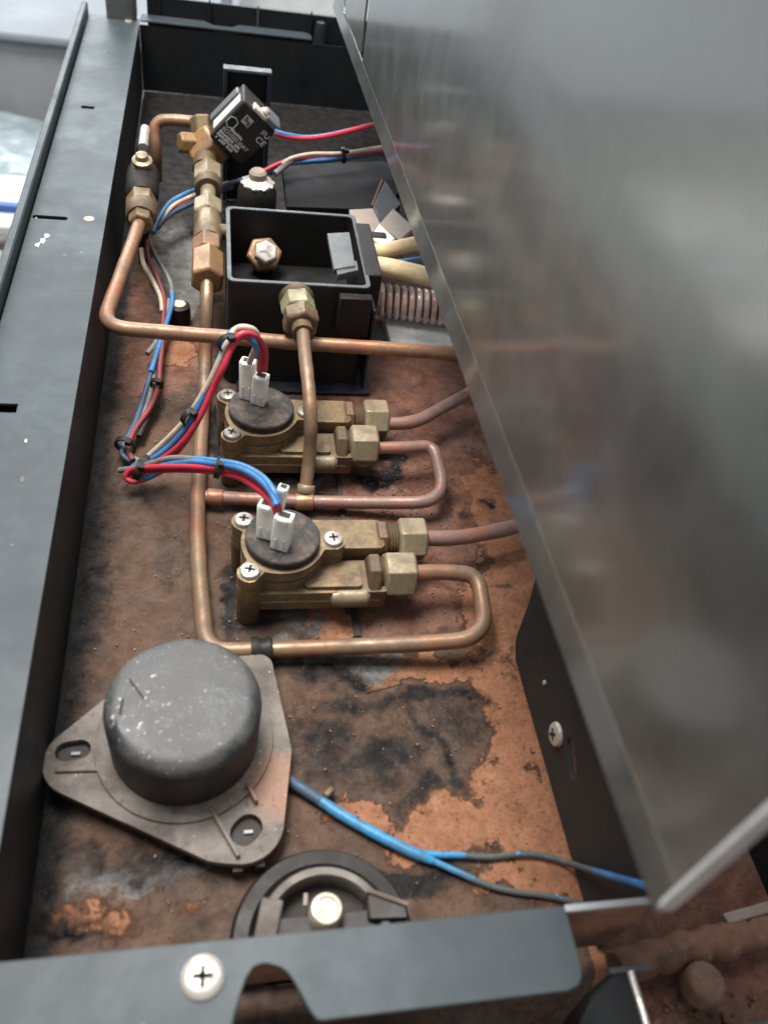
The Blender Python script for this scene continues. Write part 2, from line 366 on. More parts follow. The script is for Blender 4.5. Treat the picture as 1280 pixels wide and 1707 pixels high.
def rrect(x0, y0, x1, y1, r, n=5):
    o = []
    for cx, cy, a in ((x1 - r, y1 - r, 0), (x0 + r, y1 - r, PI / 2), (x0 + r, y0 + r, PI), (x1 - r, y0 + r, 3 * PI / 2)):
        o += circ(cx, cy, r, n, a, a + PI / 2)
    return o
def frame(o, x, y, z):
    m = Matrix.Identity(4)
    for i in range(3): m[i][0] = x[i]; m[i][1] = y[i]; m[i][2] = z[i]; m[i][3] = o[i]
    return m
def screw(parent, c, r, mat='zinc', axis=(0, 0, 1), phase=0.4, h=0.45, drive='cross'):
    """pan-head screw with a cross recess, a part of its thing"""
    A = Vector(axis).normalized(); c = Vector(c)
    g = G().lathe([(r, -0.001), (r, r * h * 0.45), (r * 0.9, r * h * 0.8), (r * 0.66, r * h), (r * 0.3, r * h * 1.06)], c, axis, 20)
    o = g.build('screw', mat, parent)
    u = A.orthogonal().normalized(); u = Quaternion(A, phase) @ u; w = A.cross(u)
    k = G()
    for d, e in ((u, w), (w, u)):
        k.box(c + A * (r * h * 1.02), (r * 0.95, r * 0.24, r * 0.12), Matrix((d, e, A)).transposed())
        if drive != 'cross': break
    k.build('recess', 'slot_dark', o, 0)
    return o

# ------------------------------------------------------------------ noise for the floor masks
def vnoise(X, Y, seed):
    xi = np.floor(X).astype(int); yi = np.floor(Y).astype(int); fx = X - xi; fy = Y - yi
    fx = fx * fx * (3 - 2 * fx); fy = fy * fy * (3 - 2 * fy)
    def hsh(a, b):
        n = (a * 374761393 + b * 668265263 + seed * 144269) & 0x7fffffff
        n = ((n ^ (n >> 13)) * 1274126177) & 0x7fffffff
        return ((n ^ (n >> 16)) & 0xffff) / 65535.0
    return (hsh(xi, yi) * (1 - fx) + hsh(xi + 1, yi) * fx) * (1 - fy) + (hsh(xi, yi + 1) * (1 - fx) + hsh(xi + 1, yi + 1) * fx) * fy
def fbm(X, Y, s, seed, o=5):
    r = 0; a = 0.5
    for k in range(o): r = r + a * vnoise(X * s, Y * s, seed + k); s *= 2.03; a *= 0.5
    return r

# ================================================================== SETTING / BACKGROUND
def structure(o): o['kind'] = 'structure'; return o
YB = 1.12; ZB = -0.30
structure(G().box((-0.3, 2.05, ZB - 0.02), (4.4, 2.9, 0.04)).build('workbench_top', 'bench'))
structure(G().box((0, 0.5, -0.92), (9.0, 9.0, 0.04)).build('workshop_floor', 'shop_floor'))
ztop = aty(0, 62, YB)[2]
g = thing('steel_cabinet', 'long dull grey steel cabinet in the blurred background behind the machine', 'cabinet', (-0.2, YB + 0.4, ZB))
G().box((-0.2, YB + 0.4, (ZB + ztop) / 2), (2.6, 0.8, ztop - ZB)).build('body', 'steel_dull', g, 35, 0.012)
G().box((-0.2, YB + 0.4, ztop + 0.006), (2.62, 0.83, 0.012)).build('top', 'wall_pale', g, 35, 0.004)
p = aty(478, 16, YB + 0.20)
tag(G().box((p.x + 0.12, YB + 0.24, ztop + 0.012 + 0.2), (0.40, 0.05, 0.40)).build('white_panel', 'white_bg', None, 35, 0.005),
    'bright white panel standing behind the back rim, top centre', 'panel')
p = aty(378, 10, YB + 0.12)
tag(G().box((p.x, YB + 0.12, ztop + 0.012 + 0.15), (0.018, 0.02, 0.30)).build('grey_rod', 'steel_dull', None, 35, 0.004),
    'slim grey upright left of the bright white panel', 'rod')
# film, tray with blue edge and parts box on the bench, left of the machine
a = at(30, 270, ZB)
n = 34; v = []; f = []
for j in range(n):
    for i in range(n):
        u = i / (n - 1) - .5; w = j / (n - 1) - .5
        X = np.array([u * 6 + 3]); Y = np.array([w * 6 + 9])
        hgt = 0.05 * float(fbm(X, Y, 1.0, 5)[0]) + 0.03 * float(fbm(X, Y, 4.0, 15)[0])
        e = max(0, 1 - (2 * max(abs(u), abs(w))) ** 4)
        v.append((a.x + u * 0.50, a.y - 0.02 + w * 0.30, ZB + 0.001 + hgt * e))
for j in range(n - 1):
    for i in range(n - 1): f.append((j * n + i, j * n + i + 1, (j + 1) * n + i + 1, (j + 1) * n + i))
tag(mesh_obj('plastic_film', v, f, 'film', None, 60), 'crumpled milky plastic film on the bench at the left edge', 'plastic film')
q = at(10, 362, ZB + 0.07)
g = thing('bench_tray', 'white tray with a thin blue edge on the bench at the left edge', 'tray', (q.x, q.y + 0.04, ZB))
G().box((q.x - 0.1, q.y + 0.045, ZB + 0.035), (0.6, 0.13, 0.07)).build('body', 'white_bg', g, 35, 0.004)
b = at(10, 341, ZB + 0.078)
G().box((q.x - 0.1, b.y, ZB + 0.075), (0.602, 0.012, 0.010)).build('edge_strip', 'blue_bg', g, 35, 0.002)
for k, (cx_, cy_, w_, mt) in enumerate(((12, 415, 0.07, 'grey'), (6, 470, 0.06, 'clip_grey'))):
    c = at(cx_, cy_, ZB + 0.03)
    tag(G().box((c.x - 0.02, c.y, ZB + 0.03), (w_, 0.07, 0.06), Matrix.Rotation(0.3 + k, 3, 'Z')).build('parts_box', mt, None, 35, 0.006),
        ['small grey box on the bench, just in front of the blue-edged tray', 'small dark box at the left picture edge, nearest to the machine'][k], 'box')

# ================================================================== THE TRAY OF THE MACHINE
XL, XR, YF, YBK, ZR = -0.1555, 0.13, -0.227, 0.538, 0.06
tray = thing('machine_tray', 'open grey and black sheet steel tray of a machine, its floor rusty', 'machine tray', (0, 0.15, 0))
# floor sheet
nx, ny = 230, 530
gx = np.linspace(XL + 0.0008, XR, nx); gy = np.linspace(-0.256, YBK - 0.0008, ny)
X, Y = np.meshgrid(gx, gy); X = X.ravel(); Y = Y.ravel()
WX = 0.022 * (fbm(X, Y, 55, 77) - 0.47) + 0.008 * (fbm(X, Y, 260, 78) - .47); WY = 0.026 * (fbm(X, Y, 50, 87) - 0.47) + 0.008 * (fbm(X, Y, 260, 88) - .47)
def blob(cx, cy, rx, ry, rot=0.0):
    """soft ellipse on the floor; centre and half-widths measured in the photograph"""
    c = at(cx, cy); ex = (at(cx + rx, cy) - at(cx - rx, cy)).length / 2; ey = (at(cx, cy + ry) - at(cx, cy - ry)).length / 2
    dx = X - c.x + WX; dy = Y - c.y + WY; cs, sn = math.cos(rot), math.sin(rot)
    q = ((dx * cs + dy * sn) / ex) ** 2 + ((-dx * sn + dy * cs) / ey) ** 2
    return np.clip(1.25 - 0.62 * np.sqrt(q), 0, 1)
def union(bs):
    r = 0 * X
    for b in bs: r = np.maximum(r, b)
    return r
jit = fbm(X, Y, 40, 3) - 0.5
Xd = X
red_m = np.clip(0.5 + (X + 0.022) / 0.006, 0, 1) * np.clip(0.5 + (Y + 0.085 + 0.05 * jit) / 0.02, 0, 1) * np.clip(0.5 + (0.20 - Y) / 0.03, 0, 1)
red_m = np.maximum(red_m, 0.9 * union([blob(230, 610, 70, 40), blob(300, 590, 50, 35), blob(200, 500, 60, 45)]))
edge = at(800, 800).x + 0.012 * (fbm(X, Y, 60, 21) - 0.5) * 2.2
ora_m = np.clip(0.5 + (X - (0.049 + 0.035 * (fbm(X, Y, 32, 9) - 0.5))) / 0.006, 0, 1) * np.clip(0.5 + (0.030 - Y) / 0.004, 0, 1) * np.clip(0.5 + (Y + 0.30) / 0.02, 0, 1)
ora_m = ora_m * (1 - (X > 0.053) * (Y < -0.10))
ora_m = np.maximum(ora_m, union([blob(845, 900, 40, 130), blob(830, 1010, 55, 60), blob(700, 1110, 140, 20), blob(850, 1180, 40, 110), blob(880, 1350, 60, 110),
                                 blob(770, 1385, 110, 40), blob(860, 1470, 70, 20), blob(560, 1030, 34, 30), blob(610, 1360, 60, 22),
                                 blob(145, 1535, 66, 42) * .74, blob(330, 1490, 45, 18) * .55, blob(420, 1400, 22, 20) * .7, blob(300, 585, 22, 18)]) * 0.93)
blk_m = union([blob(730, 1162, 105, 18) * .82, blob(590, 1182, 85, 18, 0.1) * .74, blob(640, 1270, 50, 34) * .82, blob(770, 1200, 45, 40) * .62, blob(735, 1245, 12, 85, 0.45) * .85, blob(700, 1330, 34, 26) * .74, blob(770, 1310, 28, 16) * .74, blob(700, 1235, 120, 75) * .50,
               blob(55, 1180, 60, 330), blob(130, 960, 50, 150), blob(770, 858, 20, 8) * 0.75, blob(812, 838, 14, 7) * 0.75, blob(855, 988, 26, 6) * 0.7, blob(650, 765, 12, 45, 0.2), blob(630, 800, 50, 14), blob(460, 780, 70, 22),  # first two blobs paint the left wall's shadow into the floor colour
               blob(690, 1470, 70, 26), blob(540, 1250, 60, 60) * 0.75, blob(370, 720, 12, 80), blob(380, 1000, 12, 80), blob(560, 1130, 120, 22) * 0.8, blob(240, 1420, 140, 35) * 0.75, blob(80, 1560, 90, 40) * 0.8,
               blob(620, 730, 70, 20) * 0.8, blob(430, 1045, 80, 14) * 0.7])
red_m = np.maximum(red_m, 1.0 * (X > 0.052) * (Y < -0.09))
blk_m = np.maximum(blk_m, np.clip(0.45 + (Y - 0.245) / 0.09, 0, 1)); blk_m = np.maximum(blk_m, 0.85 * np.clip(0.5 + (XL + 0.012 - X) / 0.012, 0, 1))  # deep shade at the back and along the left wall, painted into the mask
sl_m = union([blob(292, 440, 30, 75), blob(310, 500, 24, 40), blob(470, 785, 90, 22), blob(560, 1100, 110, 26) * 0.9, blob(190, 1450, 110, 36) * .68, blob(70, 1420, 60, 40) * 0.6, blob(330, 1420, 60, 24) * 0.8, blob(500, 1030, 40, 26) * 0.7, blob(640, 560, 40, 16) * .8])
blk_m = blk_m * (1 - 0.75 * np.clip(sl_m * 1.2 - 0.2, 0, 1) * (Y > 0.1))
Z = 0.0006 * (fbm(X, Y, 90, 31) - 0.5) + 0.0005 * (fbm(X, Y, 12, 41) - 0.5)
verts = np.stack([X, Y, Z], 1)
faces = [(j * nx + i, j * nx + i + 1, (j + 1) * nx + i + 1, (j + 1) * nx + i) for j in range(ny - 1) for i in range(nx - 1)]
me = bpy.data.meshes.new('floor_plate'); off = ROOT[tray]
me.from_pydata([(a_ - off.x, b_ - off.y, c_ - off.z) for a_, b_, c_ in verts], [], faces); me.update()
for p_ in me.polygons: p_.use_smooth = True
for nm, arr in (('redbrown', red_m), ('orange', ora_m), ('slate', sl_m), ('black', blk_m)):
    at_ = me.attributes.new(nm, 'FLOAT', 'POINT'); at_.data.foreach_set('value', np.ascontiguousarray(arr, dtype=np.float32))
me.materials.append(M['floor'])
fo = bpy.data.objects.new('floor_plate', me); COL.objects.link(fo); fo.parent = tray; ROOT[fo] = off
# a raised seam between the two floor sheets
sp = [at(552, 700, 0.0006), at(558, 770, 0.0006), at(566, 850, 0.0006), at(582, 950, 0.0006), at(596, 1062, 0.0006)]
sp = [Vector((sp[0].x + (sp[-1].x - sp[0].x) * k / 20 + 0.0006 * math.sin(k * 2.1), sp[0].y + (sp[-1].y - sp[0].y) * k / 20, 0.0009)) for k in range(21)]
g = G()
for i in range(20):
    a, b = sp[i], sp[i + 1]; w = 0.0028 + 0.0004 * math.sin(i * 1.7)
    g.box((a + b) / 2, (w, (b - a).length * 1.0, 0.0016))
g.build('seam_strip', M['slot_dark'], tray, 0)
T = 0.0014
# walls
G().box((XL - T / 2, (YF + YBK) / 2 - 0.012, ZR / 2 - 0.002), (T, YBK - YF + 0.02, ZR - 0.004)).build('side_wall', 'black', tray)
G().box((XR + T / 2, (YF + YBK) / 2, ZR / 2 - 0.002), (T, YBK - YF, ZR - 0.004)).build('side_wall', 'black', tray)
G().box(((XL + XR) / 2, YBK + T / 2, ZR / 2 - 0.002), (XR - XL, T, ZR - 0.004)).build('back_wall', 'black', tray)
v = [(XL, YF, 0.0146), (0.0500, YF, 0.0146), (0.0500, YF, ZR - 0.0018), (XL, YF, ZR - 0.0018)]
v += [(x, y - 0.0014, z) for x, y, z in v]
mesh_obj('front_wall', v, [(0, 1, 2, 3), (7, 6, 5, 4), (0, 4, 5, 1), (1, 5, 6, 2), (2, 6, 7, 3), (3, 7, 4, 0)], 'rust_bed', tray, 0)
# side flange with its slots and outer lip
XO = -0.1985
sl1, sl2, sl3 = at(147, 179, ZR), at(90, 363, ZR), at(8, 680, ZR); rv = at(149, 365, ZR)
holes = [[(sl1.x - .0045, sl1.y - .0024), (sl1.x + .0045, sl1.y - .0024), (sl1.x + .0045, sl1.y + .0024), (sl1.x - .0045, sl1.y + .0024)],
         slot(XO + 0.004, sl2.y, sl2.x + 0.006, sl2.y, 0.0021),
         [(XO + .003, sl3.y - .0032), (sl3.x + .0055, sl3.y - .0032), (sl3.x + .0055, sl3.y + .0032), (XO + .003, sl3.y + .0032)],
         slot(rv.x - 0.0018, rv.y, rv.x + 0.0018, rv.y, 0.0015)]
outer = [(XO + 0.0012, YF - 0.03), (XL + 0.0005, YF - 0.03), (XL + 0.0005, YBK + 0.002), (XO + 0.0012, YBK + 0.002)]
fl = G().plate(outer, holes, ZR - T, ZR).build('side_flange', 'flange', tray, 0)
G().box((XL - 0.0215, (YF + YBK) / 2, ZR - 0.010), (0.0405, YBK - YF, 0.002)).build('under_channel', 'slot_dark', tray)
g = G()    # lip standing up along the outer edge, rolled at the top
prof = [(0, -0.006), (0, 0.0075), (-0.0008, 0.0085), (-0.0042, 0.0085), (-0.0050, 0.0075), (-0.0050, -0.02), (-0.0036, -0.02), (-0.0036, 0.006), (-0.0014, 0.006), (-0.0014, -0.006)]
v = []; y0, y1 = YF - 0.03, YBK + 0.004
for yy in (y0, y1): v += [(XO + a_, yy, ZR + b_) for a_, b_ in prof]
n = len(prof); f = [(i, (i + 1) % n, (i + 1) % n + n, i + n) for i in range(n)] + [tuple(range(n))[::-1], tuple(range(n, 2 * n))]
lip = g.add(v, f).build('outer_lip', 'flange', tray, 30)
g = G(); g.lathe([(0.0032, 0), (0.0032, 0.0002), (0.0022, 0.0003)], (rv.x, rv.y, ZR), (0, 0, 1), 20); g.build('bare_metal_ring', 'beige_plate', tray)
G().lathe([(0.0020, -0.002), (0.0020, -0.0004)], (rv.x, rv.y, ZR), (0, 0, 1), 12).build('rusty_rivet', 'dustorange', tray)
# paint chips on the flange
for k, (cx_, cy_, s_) in enumerate(((72, 402, 1.0), (64, 408, .7), (79, 393, .8), (44, 735, .36), (38, 800, .5))):
    c = at(cx_, cy_, ZR); o_ = []
    for i in range(11):
        a = 2 * PI * i / 11; r_ = 0.0022 * s_ * (0.55 + 0.7 * random.random()); o_.append((c.x + r_ * math.cos(a) * 0.9, c.y + 1.7 * r_ * math.sin(a)))
    G().plate(o_, [], ZR + 0.0001, ZR + 0.00022).build('paint_chip', 'label_white' if k != 4 else 'dustorange', tray, 0)
# back flange: notch, rounded end, black upstand with seams behind it
bx1 = aty(520, 66, YBK).x + 0.0
nl = at(345, 48, ZR).x; nr = at(392, 50, ZR).x
by0, by1 = YBK - 0.0005, YBK + 0.016
o_ = [(XL + 0.001, by0), (bx1, by0), (bx1, by1 - 0.006), (bx1 - 0.002, by1 - 0.002), (bx1 - 0.006, by1), (nr + 0.004, by1), (nr - 0.003, by1 - 0.008), (nl + 0.006, by1 - 0.008), (nl - 0.002, by1), (XL + 0.001, by1)]
G().plate(o_, [], ZR - T, ZR).build('back_flange', 'flange', tray, 35, 0.0005)
up = YBK + 0.0175
G().box(((XL + XR) / 2 + 0.003, up + 0.001, ZR - 0.002), (XR - XL - 0.006, 0.002, 0.034)).build('back_upstand', 'black', tray, 35, 0.0005)
for cx_ in (267, 350, 430, 519):
    c = aty(cx_, 30, up)
    G().box((c.x, up - 0.0012, ZR - 0.001), (0.0016, 0.0024, 0.037)).build('upstand_rib', 'black' if cx_ != 430 else 'rim_edge', tray, 35, 0.0003)
c = aty(522, 50, up - 0.004)
G().lathe([(0.0055, 0), (0.0055, 0.026), (0.0035, 0.030)], (c.x + 0.006, up - 0.008, ZR - 0.018), (0, 0, 1), 20).build('hinge_knuckle', 'black', tray)
# corner post at the back left
c = at(203, 34, ZR)
g = G().plate(rrect(c.x - 0.013, c.y + 0.002, c.x + 0.0125, c.y + 0.022, 0.004), [], ZR + 0.0002, ZR + 0.075)
g.build('corner_post', 'clip_grey', tray, 35, 0.0008)
screw(tray, (c.x + 0.006, c.y - 0.0015, ZR), 0.0032, 'zinc')
# front flange: notch, rounded end, screw
fx1 = at(955, 1560, ZR).x; fy0, fy1 = YF, at(700, 1682, ZR).y
na, nb, nc, nd = at(386, 1700, ZR).x, at(420, 1612, ZR).x, at(462, 1612, ZR).x, at(526, 1700, ZR).x
ntop = at(440, 1606, ZR).y
xl = XO + 0.004
arch = [at(*p_, ZR) for p_ in ((528, 1700), (516, 1684), (503, 1660), (490, 1636), (478, 1620), (465, 1611), (450, 1607), (436, 1607), (422, 1613), (411, 1630), (402, 1656), (393, 1686), (387, 1710))]
o_ = [(xl, fy0), (fx1 - 0.001, fy0), (fx1, fy0 - 0.003), (fx1, fy1 + 0.006), (fx1 - 0.0006, fy1 + 0.0035), (fx1 - 0.0022, fy1 + 0.0012), (fx1 - 0.006, fy1), (arch[0].x + 0.0015, fy1)] + [(p_.x, p_.y) for p_ in arch] + [(arch[-1].x - 0.001, fy1 - 0.012), (xl, fy1 - 0.012)]
G().plate(o_, [], ZR - T, ZR + 0.0002).build('front_flange', 'flange', tray, 35, 0.0006)
screw(tray, at(338, 1630, ZR), 0.0061, 'zinc', (0, 0, 1), 0.75, 0.34)
# lower body under the tray and the rusty bed in front
G().box(((XO + XR) / 2, 0.15, -0.152), (XR - XO - 0.03, 0.80, 0.296)).build('lower_body', 'black', tray)
structure(G().box((0.05, -0.42, -0.110), (0.9, 0.30, 0.20)).build('rusty_bed', 'rust_bed'))
nxx, nyy = 130, 70; v = []; f = []
gx2 = np.linspace(-0.20, 0.34, nxx); gy2 = np.linspace(-0.46, -0.2575, nyy)
X2, Y2 = np.meshgrid(gx2, gy2); Z2 = 0.004 + 0.014 * (fbm(X2, Y2, 55, 51) - 0.5) + 0.006 * (fbm(X2, Y2, 240, 61) - 0.5)
v = list(zip(X2.ravel(), Y2.ravel(), Z2.ravel()))
f = [(j * nxx + i, j * nxx + i + 1, (j + 1) * nxx + i + 1, (j + 1) * nxx + i) for j in range(nyy - 1) for i in range(nxx - 1)]
structure(mesh_obj('rust_crust', v, f, 'rust_bed', None, 80))

# right-hand bracket of the tray: black upright plate with rounded far foot, screw and slot
XB = 0.0505
br = thing('side_bracket', 'black upright steel bracket along the right side of the rusty floor', 'bracket', (XB, -0.15, 0))
yf0 = -0.2262; yf1 = at(850, 1085).y
mx = frame((XB, 0, 0), (0, 1, 0), (0, 0, 1), (1, 0, 0))
ps = atx(952, 1265, XB)
o_ = [(yf0, 0.0012), (yf1 - 0.006, 0.0012), (yf1, 0.006), (yf1 + 0.002, 0.012), (yf1 + 0.004, 0.035), (yf1 + 0.010, 0.060), (yf1 + 0.02, 0.095), (yf0, 0.095)]
G().plate(o_, [slot(ps.y - 0.004, ps.z - 0.002, ps.y + 0.004, ps.z + 0.002, 0.0034)], 0, 0.002, mx).build('plate', 'bracket_black', br, 35, 0.0004)
c = atx(929, 1224, XB)
screw(br, c, 0.0052, 'zinc_warm', (-1, 0, 0.1), 0.2, 0.42)
c = atx(908, 1138, XB)
G().lathe([(0.0012, 0), (0.0010, 0.0008)], c, (-1, 0, 0), 10).build('rivet', 'zinc_warm', br)
# bright upper edge of the front wall between flange and panel
a, b = at(938, 1500, ZR), at(1084, 1482, ZR)
G().box(((a.x + 0.05) / 2, YF - 0.0008, ZR - 0.0007), (0.05 - a.x, 0.0022, 0.0018)).build('bare_edge', 'steel_dull', tray, 35, 0.0003)

# black post, bolt and pale strip on the rusty bed
c = at(1035, 1665, 0.02)
g = thing('black_post', 'black metal post with a bright worn edge on the rusty bed', 'post', (c.x, c.y, 0.0))
pt = [at(985, 1660, 0.03), at(1018, 1620, 0.03), at(1048, 1616, 0.03), at(1080, 1720, 0.03), at(945, 1740, 0.03)]
G().plate([(p_.x, p_.y) for p_ in pt], [], 0.0, 0.030).build('body', 'black', g, 35, 0.0012)
e0, e1 = at(1050, 1620, 0.0305), at(1082, 1725, 0.0305)
G().tube([e0, e1], 0.0013, 8).build('worn_edge', 'zinc', g)
e0, e1 = at(1014, 1619, 0.0305), at(1082, 1612, 0.0305)
G().tube([e0, e1], 0.0012, 8).build('worn_edge', 'rim_edge', g)
c = at(1172, 1640, 0.012)
tag(G().lathe([(0.0068, -0.006), (0.0074, 0.0), (0.0070, 0.003), (0.0045, 0.0046), (0.0015, 0.005)], c, (0.1, 0.05, 1), 14).build('rusty_bolt', 'rust_bolt', None, 35, 0.0008, 2),
    'rust covered round bolt head on the rusty bed, bottom right', 'bolt')
a, b = at(1205, 1535, 0.010), at(1300, 1508, 0.010)
tag(G().box((a + b) / 2 + Vector((0, 0, 0.001)), ((b - a).length, 0.004, 0.003), Matrix.Rotation(math.atan2(b.y - a.y, b.x - a.x), 3, 'Z')).build('metal_strip', 'beige_plate', None, 35, 0.0006),
    'pale narrow metal strip on the rusty bed under the steel panel corner', 'strip')
c = at(1190, 1568, 0.012)
rl = [Vector((c.x - 0.040 + 0.12 * k / 48, c.y - 0.004 + 0.012 * k / 48 + 0.0006 * math.sin(k * 1.3), c.z - 0.004)) for k in range(49)]
tag(G().tube(rl, [0.0062 * (0.86 + 0.22 * random.random()) for _ in rl], 11).build('dark_rail', 'rust_bed', None, 35, 0.002),
    'rusty brown rail running right below the steel cover corner', 'rail')

# ================================================================== STAINLESS PANEL, lifted over the tray
XP = 0.005
pn = thing('stainless_cover', 'large satin stainless steel cover sheet standing upright over the right of the tray', 'cover', (XP, 0.0, 0.15))
yN = atx(1098, 1522, XP).y; zN = atx(1098, 1522, XP).z
yE = atx(603, 108, XP).y; 
zE = zN - 0.026
def zb(y): return zN + (zE - zN) * (y - yN) / (yE - yN)
ZT = 0.62; lipw = 0.011
mx = frame((XP, 0, 0), (0, 1, 0), (0, 0, 1), (1, 0, 0))
G().plate([(yN, zb(yN) + lipw), (yE, zb(yE) + lipw), (yE, ZT), (yN, ZT)], [], 0, 0.0012, mx).build('sheet', 'stainless', pn, 35, 0.0004)
yE2 = yE + 0.17
v = []; f = []
prof = [(0.0, 1.0), (-0.0002, 0.8), (-0.0007, 0.5), (-0.0012, 0.2), (-0.0015, 0.06), (-0.0011, 0.0), (-0.0004, 0.02), (0.0003, 0.5), (0.0010, 1.0)]
for yy in (yN, yE, yE2):
    v += [(XP + a_, yy, zb(yy) + b_ * lipw) for a_, b_ in prof]
n = len(prof)
for s_ in range(2): f += [(s_ * n + i, s_ * n + (i + 1) % n, (s_ + 1) * n + (i + 1) % n, (s_ + 1) * n + i) for i in range(n)]
f += [tuple(range(n))[::-1], tuple(range(2 * n, 3 * n))]
G().add(v, f).build('hem', 'stainless', pn, 40)
hz = atx(576, 4, XP)
yc0 = yE + 0.010
o_ = [(yc0, zb(yc0) + lipw + 0.003), (yE2, zb(yE2) + lipw), (yE2, ZT), (yc0 - 0.001, ZT)]
G().plate(o_, [slot(hz.y, hz.z - 0.001, hz.y, hz.z + 0.035, 0.006)], -0.0004, 0.0010, mx).build('end_strip', 'stainless', pn, 35, 0.0004)
G().box((XP + 0.012, yE + 0.006, (zb(yE) + ZT) / 2 + 0.02), (0.002, 0.03, ZT - zb(yE))).build('corner_return', 'black', pn)
G().box((XP + 0.0009, yN + 0.0006, (zN + ZT) / 2), (0.004, 0.0022, ZT - zN - 0.004)).build('near_edge_glint', 'label_white', pn, 35, 0.0008)  # bright glint of the steel edge, painted on as a pale non-metal colour
c = atx(598, 47, XP + 0.004); screw(pn, (XP + 0.005, c.y, c.z), 0.0035, 'zinc', (-1, 0, 0))

# ================================================================== COPPER PIPES
def pipe(name, label, pts, r, mat, d=0.012, n=14, parts=None):
    fp = resample(fillet(pts, d)); o = tag(G().tube(fp, [r * (1 + 0.035 * math.sin(i * 0.9 + r * 9000) * math.sin(i * 0.37)) for i in range(len(fp))], n).build(name, mat, None, 60), label, 'pipe', 'copper pipes in the tray'); return o
pipe('copper_pipe', 'long copper pipe crossing in front of the black box, bent at the left wall',
     [at(233, 372, .05), at(205, 450, .05), at(170, 545, .05), at(300, 556, .05), at(500, 572, .05), at(745, 588, .05), at(960, 603, .05)], 0.0041, 'copper', [0, .01, .016, .01, .01, .01, 0])
vp = [at(346, 462, .05), at(345, 510, .042), at(343, 590, .018), at(340, 660, .0055), at(334, 760, .0055), at(329, 850, .0055), at(331, 940, .0055), at(344, 1086, .0055),
      at(430, 1084, .006), at(560, 1079, .008), at(700, 1073, .012), at(812, 1064, .016), at(796, 958, .021), at(740, 953, .021), at(676, 956, .021)]
pipe('copper_pipe', 'copper pipe running down past the dome and looping into the near brass meter', vp, 0.0040, 'copper_tan', [0, .01, .01, .01, .01, .01, .01, .016, .01, .01, .01, .022, .018, .01, 0])
bp = [at(343, 828, .0065), at(420, 832, .0065), at(505, 836, .0065), at(600, 838, .0075), at(745, 838, .014), at(722, 742, .021), at(680, 746, .021), at(612, 747, .021)]
o = pipe('copper_pipe', 'copper branch pipe looping into the far brass meter', bp, 0.0035, 'copper_pink', [0, .01, .01, .01, .020, .018, .006, 0])
dn = [at(505, 552, .062), at(508, 590, .060), at(514, 640, .055), at(519, 700, .044), at(516, 765, .022), at(508, 826, .0075)]
pipe('copper_pipe', 'greenish copper pipe dropping from the black box over the far meter to a tee', dn, 0.0036, 'copper_tan', [0, .02, .03, .03, .03, 0])
pipe('copper_pipe', 'pinkish copper pipe leaving the far meter towards the steel panel', [at(628, 706, .021), at(690, 706, .021), at(772, 660, .021), at(860, 618, .021)], 0.0038, 'copper_pink', 0.02)
pipe('copper_pipe', 'pinkish copper pipe leaving the near meter towards the steel panel', [at(690, 897, .021), at(760, 898, .020), at(845, 882, .019), at(960, 850, .018)], 0.0040, 'copper_pink', 0.02)
pipe('copper_pipe', 'thin reddish copper pipe bent behind the solenoid valve at the back left', [at(262, 300, .02), at(261, 250, .045), at(256, 200, .062), at(300, 200, .064), at(352, 208, .064)], 0.0040, 'copper', [0, .01, .012, .01, 0])
# soldered sockets on the branch pipe
def socket(name, label, a, b, r, mat):
    tag(G().tube([a, a.lerp(b, .08), a.lerp(b, .92), b], [r * 0.93, r, r, r * 0.93], 16).build(name, mat, None, 50), label, 'fitting', 'soldered sockets')
socket('pipe_socket', 'orange soldered socket where the branch pipe leaves the long pipe', at(346, 828, .0065), at(372, 830, .0065), 0.0046, 'copper')
socket('pipe_socket', 'copper tee socket on the branch pipe under the dropping pipe', at(492, 836, .0065), at(522, 837, .0068), 0.0046, 'copper')
socket('pipe_socket', 'brass coloured collar on the dropping pipe above the tee', at(509, 822, .009), at(511, 808, .0125), 0.0048, 'brass_light')

